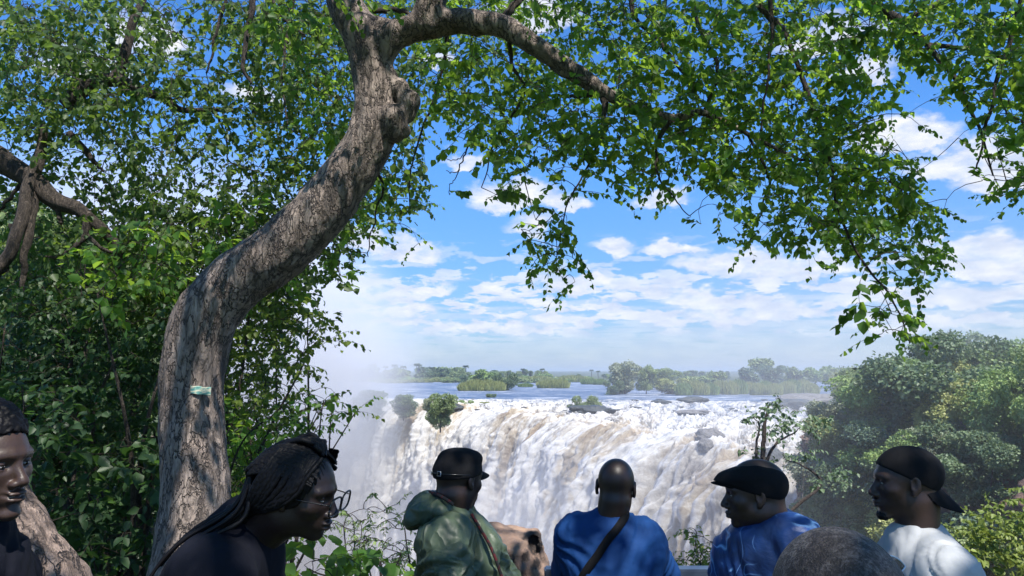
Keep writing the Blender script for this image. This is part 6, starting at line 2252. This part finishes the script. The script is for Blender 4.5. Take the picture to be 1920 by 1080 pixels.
for (px, py, dy, r) in ((1002, 1018, -.085, (.012, .035, .032)), (948, 1046, -.20, (.040, .05, .035)), (966, 1072, -.20, (.014, .05, .09)), (926, 1050, -.20, (.03, .05, .03))):
    p = A_(at(px, py, YK)); p[1] += dy
    for _ in range(4): G.ell(p + rng.normal(0, .55, 3) * np.array(r), np.array(r) * rng.uniform(.45, .8), .022, 'sub')
V, F = G.mesh(); del G
N = vnormals(V, F)
nn = fbm(V * 7, 4, 66); V0 = V
V = V + N * (nn * .035 + fbm(V * 20, 4, 67, .6, True) * .010)[:, None]
cv = np.zeros(len(V))  # mask that paints the shade of the hollows as dark patches
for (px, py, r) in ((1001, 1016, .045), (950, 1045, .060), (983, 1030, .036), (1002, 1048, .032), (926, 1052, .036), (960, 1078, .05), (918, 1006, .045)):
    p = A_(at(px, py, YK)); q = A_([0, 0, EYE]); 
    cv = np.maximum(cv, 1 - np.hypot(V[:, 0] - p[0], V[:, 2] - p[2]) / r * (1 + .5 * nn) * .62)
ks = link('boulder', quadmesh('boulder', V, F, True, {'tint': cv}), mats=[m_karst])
tag(ks, 'pinkish weathered boulder with hollows darkened in colour, left of the steel rail', 'boulder')

# small painted plaque on the big trunk
hit = None
bpy.context.view_layer.update()
tro = [c for c in hero.children if c.name.startswith('trunk')][0]
o_ = Vector((0, 0, EYE))
def trunkhit(px, py):
    d = (at(px, py, 5) - o_).normalized(); mi = tro.matrix_world.inverted()
    ok, loc, n_, _ = tro.ray_cast(mi @ o_, (mi.to_3x3() @ d).normalized())
    return (tro.matrix_world @ loc) if ok else at(px, py, 4.85)
c = trunkhit(374, 732)
w, h = 43 * c.y / FPX, 15 * c.y / FPX
nu, nv = 25, 9
P = []
for lay in (0, 1):
    for i in range(nu):
        for j in range(nv):
            u, v = i / (nu - 1) - .5, j / (nv - 1) - .5
            P.append((u * w, (u * u) * .05 - lay * .012 + .004 * math.sin(u * 9), v * h - u * w * .10 + .002 * math.sin(u * 14 + v * 3)))
P = A_(P); n = nu * nv
F = gridfaces(nu, nv)
i = np.arange(nu - 1) * nv; j = np.arange(nv - 1); b0 = (nu - 1) * nv
side = np.vstack([np.stack([i, i + nv, i + nv + n, i + n], -1)[:, ::-1], np.stack([i + nv - 1, i + 2 * nv - 1, i + 2 * nv - 1 + n, i + nv - 1 + n], -1), np.stack([j, j + 1, j + 1 + n, j + n], -1), np.stack([b0 + j, b0 + j + 1, b0 + j + 1 + n, b0 + j + n], -1)[:, ::-1]])
m_plq, nt, b = material('flaking_paint')
oc = obj_coord(nt)
nn_ = nt.noise(nt.mapping(oc, (1, 1, 3)), 22, 5, .65)
nt.put(b.inputs['Base Color'], nt.ramp(nn_, [(.35, (.07, .22, .20)), (.47, (.16, .38, .34)), (.54, (.55, .55, .40)), (.66, (.62, .60, .48))]))
b.inputs['Roughness'].default_value = .6; bump(nt, b, nn_, .5, .004)
pq = link('plaque', quadmesh('plaque', P, np.vstack([F, F[:, ::-1] + n, side]), False), mats=[m_plq])
pq.location = (c.x, c.y - .012, c.z); pq.rotation_euler = (R(-4), 0, R(8))
tag(pq, 'small flaking green and cream painted plate nailed to the leaning trunk', 'plaque')

# second thick pink-barked trunk rising at the lower left behind the smiling man
t2 = empty('tree', (at(60, 1240, 2.6).x, 2.6, 0)); tag(t2, 'thick pinkish flaky-barked trunk leaning at the lower left corner behind the smiling man', 'tree')
bpy.context.view_layer.update()
G = None
q = spline(np.c_[P3([(-260, 640, 2.9, 190), (-130, 850, 2.75, 205), (-20, 1040, 2.6, 215), (60, 1200, 2.6, 240), (110, 1500, 2.6, 300), (120, 1800, 2.6, 380)])[0],
                 P3([(-260, 640, 2.9, 190), (-130, 850, 2.75, 205), (-20, 1040, 2.6, 215), (60, 1200, 2.6, 240), (110, 1500, 2.6, 300), (120, 1800, 2.6, 380)])[1]], 420)
V, F = tube(q[:, :3], q[:, 3], 220)
N = vnormals(V, F)
st = V * 1.0
wq = st * [9, 9, 6] + .6 * np.stack([vnoise(st * 7, 77), vnoise(st * 7, 78), vnoise(st * 7, 79)], 1)
pl = np.clip(worley(wq, 83) - .4, -.3, .3)
V = V + N * (fbm(st * 4, 4, 81) * .018 - pl * .02 + fbm(st * 40, 3, 82) * .003)[:, None]
child('trunk', quadmesh('trunk', V, F), t2, [m_bark_pink])
q2 = spline(A_([q[0, :3], at(-420, 420, 3.1), at(-460, 100, 3.2)]), 20)
Bq = Build(); Bq.tube(q2, np.linspace(q[0, 3], .09, 20), 16); child('limb', Bq.mesh('limb'), t2, [m_bark_pink])
# ------------------------------------------------------------------ air: even haze box, and the spray rising out of the gorge
def box(name, lo, hi, m):
    x0, y0, z0 = lo; x1, y1, z1 = hi
    V = [(x0, y0, z0), (x1, y0, z0), (x1, y1, z0), (x0, y1, z0), (x0, y0, z1), (x1, y0, z1), (x1, y1, z1), (x0, y1, z1)]
    F = [(0, 3, 2, 1), (4, 5, 6, 7), (0, 1, 5, 4), (1, 2, 6, 5), (2, 3, 7, 6), (3, 0, 4, 7)]
    return link(name, quadmesh(name, V, F, False), mats=[m])


def volmat(name):
    m = bpy.data.materials.new(name); m.use_nodes = True
    nt = NT(m.node_tree)
    m.node_tree.nodes.remove(m.node_tree.nodes['Principled BSDF'])
    v = nt.new('ShaderNodeVolumePrincipled')
    nt.l.new(v.outputs[0], m.node_tree.nodes['Material Output'].inputs['Volume'])
    return m, nt, v


m_haze, nt, v = volmat('haze_air')
v.inputs['Color'].default_value = (0.80, 0.88, 1.0, 1)
v.inputs['Density'].default_value = 0.00017
v.inputs['Anisotropy'].default_value = 0.2
box('haze', (-9600, -500, -88), (9600, 12600, 70), m_haze)['kind'] = 'stuff'

m_mist, nt, v = volmat('spray')
v.inputs['Color'].default_value = (0.97, 0.98, 1.0, 1)
v.inputs['Emission Strength'].default_value = 0.0
v.inputs['Anisotropy'].default_value = 0.1
oc = obj_coord(nt)           # unit sphere coordinates
ln = nt.vmath('LENGTH', oc)
ns = nt.noise(nt.mapping(oc, (1.2, 2.0, 1.3)), 2.2, 4, 0.6)
fall = nt.math('POWER', nt.maprange(ln, 0.0, 1.0, 1.0, 0.0), 1.5)
oi = nt.new('ShaderNodeObjectInfo')
dens = nt.math('MULTIPLY', nt.math('MULTIPLY', fall, nt.maprange(ns, 0.25, 0.75, 0.35, 1.6)), nt.new('ShaderNodeAttribute', attribute_name='amount', attribute_type='OBJECT').outputs['Fac'])
nt.put(v.inputs['Density'], dens)


def ico(name, loc, scl, amount):
    n, k = 24, 14
    V = [(0, 0, 1)]
    u = np.linspace(0, 2 * np.pi, n, endpoint=False)
    w = np.linspace(0, np.pi, k)
    U, W = np.meshgrid(u, w)
    V = np.stack([np.sin(W) * np.cos(U), np.sin(W) * np.sin(U), np.cos(W)], -1).reshape(-1, 3)
    F = [(i * n + j, (i + 1) * n + j, (i + 1) * n + (j + 1) % n, i * n + (j + 1) % n) for i in range(k - 1) for j in range(n)]
    import bmesh
    bm = bmesh.new()
    vs = [bm.verts.new(p) for p in V]
    for f in F:
        try:
            bm.faces.new([vs[i] for i in f])
        except ValueError:
            pass
    bmesh.ops.remove_doubles(bm, verts=bm.verts[:], dist=1e-5)
    me = bpy.data.meshes.new(name); bm.to_mesh(me); bm.free()
    o = link(name, me, mats=[m_mist])
    o.location = loc; o.scale = scl
    o['amount'] = amount
    o['kind'] = 'stuff'
    return o


ico('mist', (-82, 185, -2), (64, 105, 62), 0.17)
ico('mist', (30, 62, -8), (36, 46, 30), 0.017)
ico('mist', (2, 112, -46), (62, 56, 44), 0.075)

# ------------------------------------------------------------------ labels of look-alikes told apart by their order from the left
ORD = ['leftmost', 'second from left', 'third from left', 'fourth from left', 'fifth from left', 'sixth from left', 'seventh from left', 'eighth from left', 'ninth from left',
       'tenth from left', 'eleventh from left', 'twelfth from left', 'thirteenth from left', 'fourteenth from left', 'rightmost']
bpy.context.view_layer.update()
by = {}
for o_ in list(bpy.data.objects):
    if o_.parent is None and o_.get('group') in ('shrubs rooted in the gorge rock face', 'trees and bushes crowding the right bank', 'long reed bed', 'reeds of the small left island', 'far reed patches'):
        by.setdefault(o_['label'], []).append(o_)
for lb, os_ in by.items():
    if len(os_) < 2: continue
    os_.sort(key=lambda o_: o_.location.x / max(o_.location.y, 1))
    lb = lb.replace(' rooted in the gorge wall', ' on the gorge wall').replace(' on the right bank plateau', ' on the right bank').replace(' in the long reed bed before the trees', ' before the island trees').replace(' on the small left island with the dark bush', ' on the small left island')
    for i, o_ in enumerate(os_):
        w = ORD[i] if i < len(os_) - 1 else 'rightmost'
        if len(os_) == 2: w = ('left one', 'right one')[i]
        s_ = lb + ', ' + w
        if len(s_.split()) > 16: s_ = s_.replace('just under the rim', 'near the rim').replace('at the picture border', 'at the border').replace('at its middle', 'midway').replace('at its left edge', 'left end').replace(' near its left edge', ' left end')
        if len(s_.split()) > 16: s_ = s_.replace(' on the right bank', '')
        if len(s_.split()) > 16: s_ = s_.replace(' from left', '')
        o_['label'] = s_
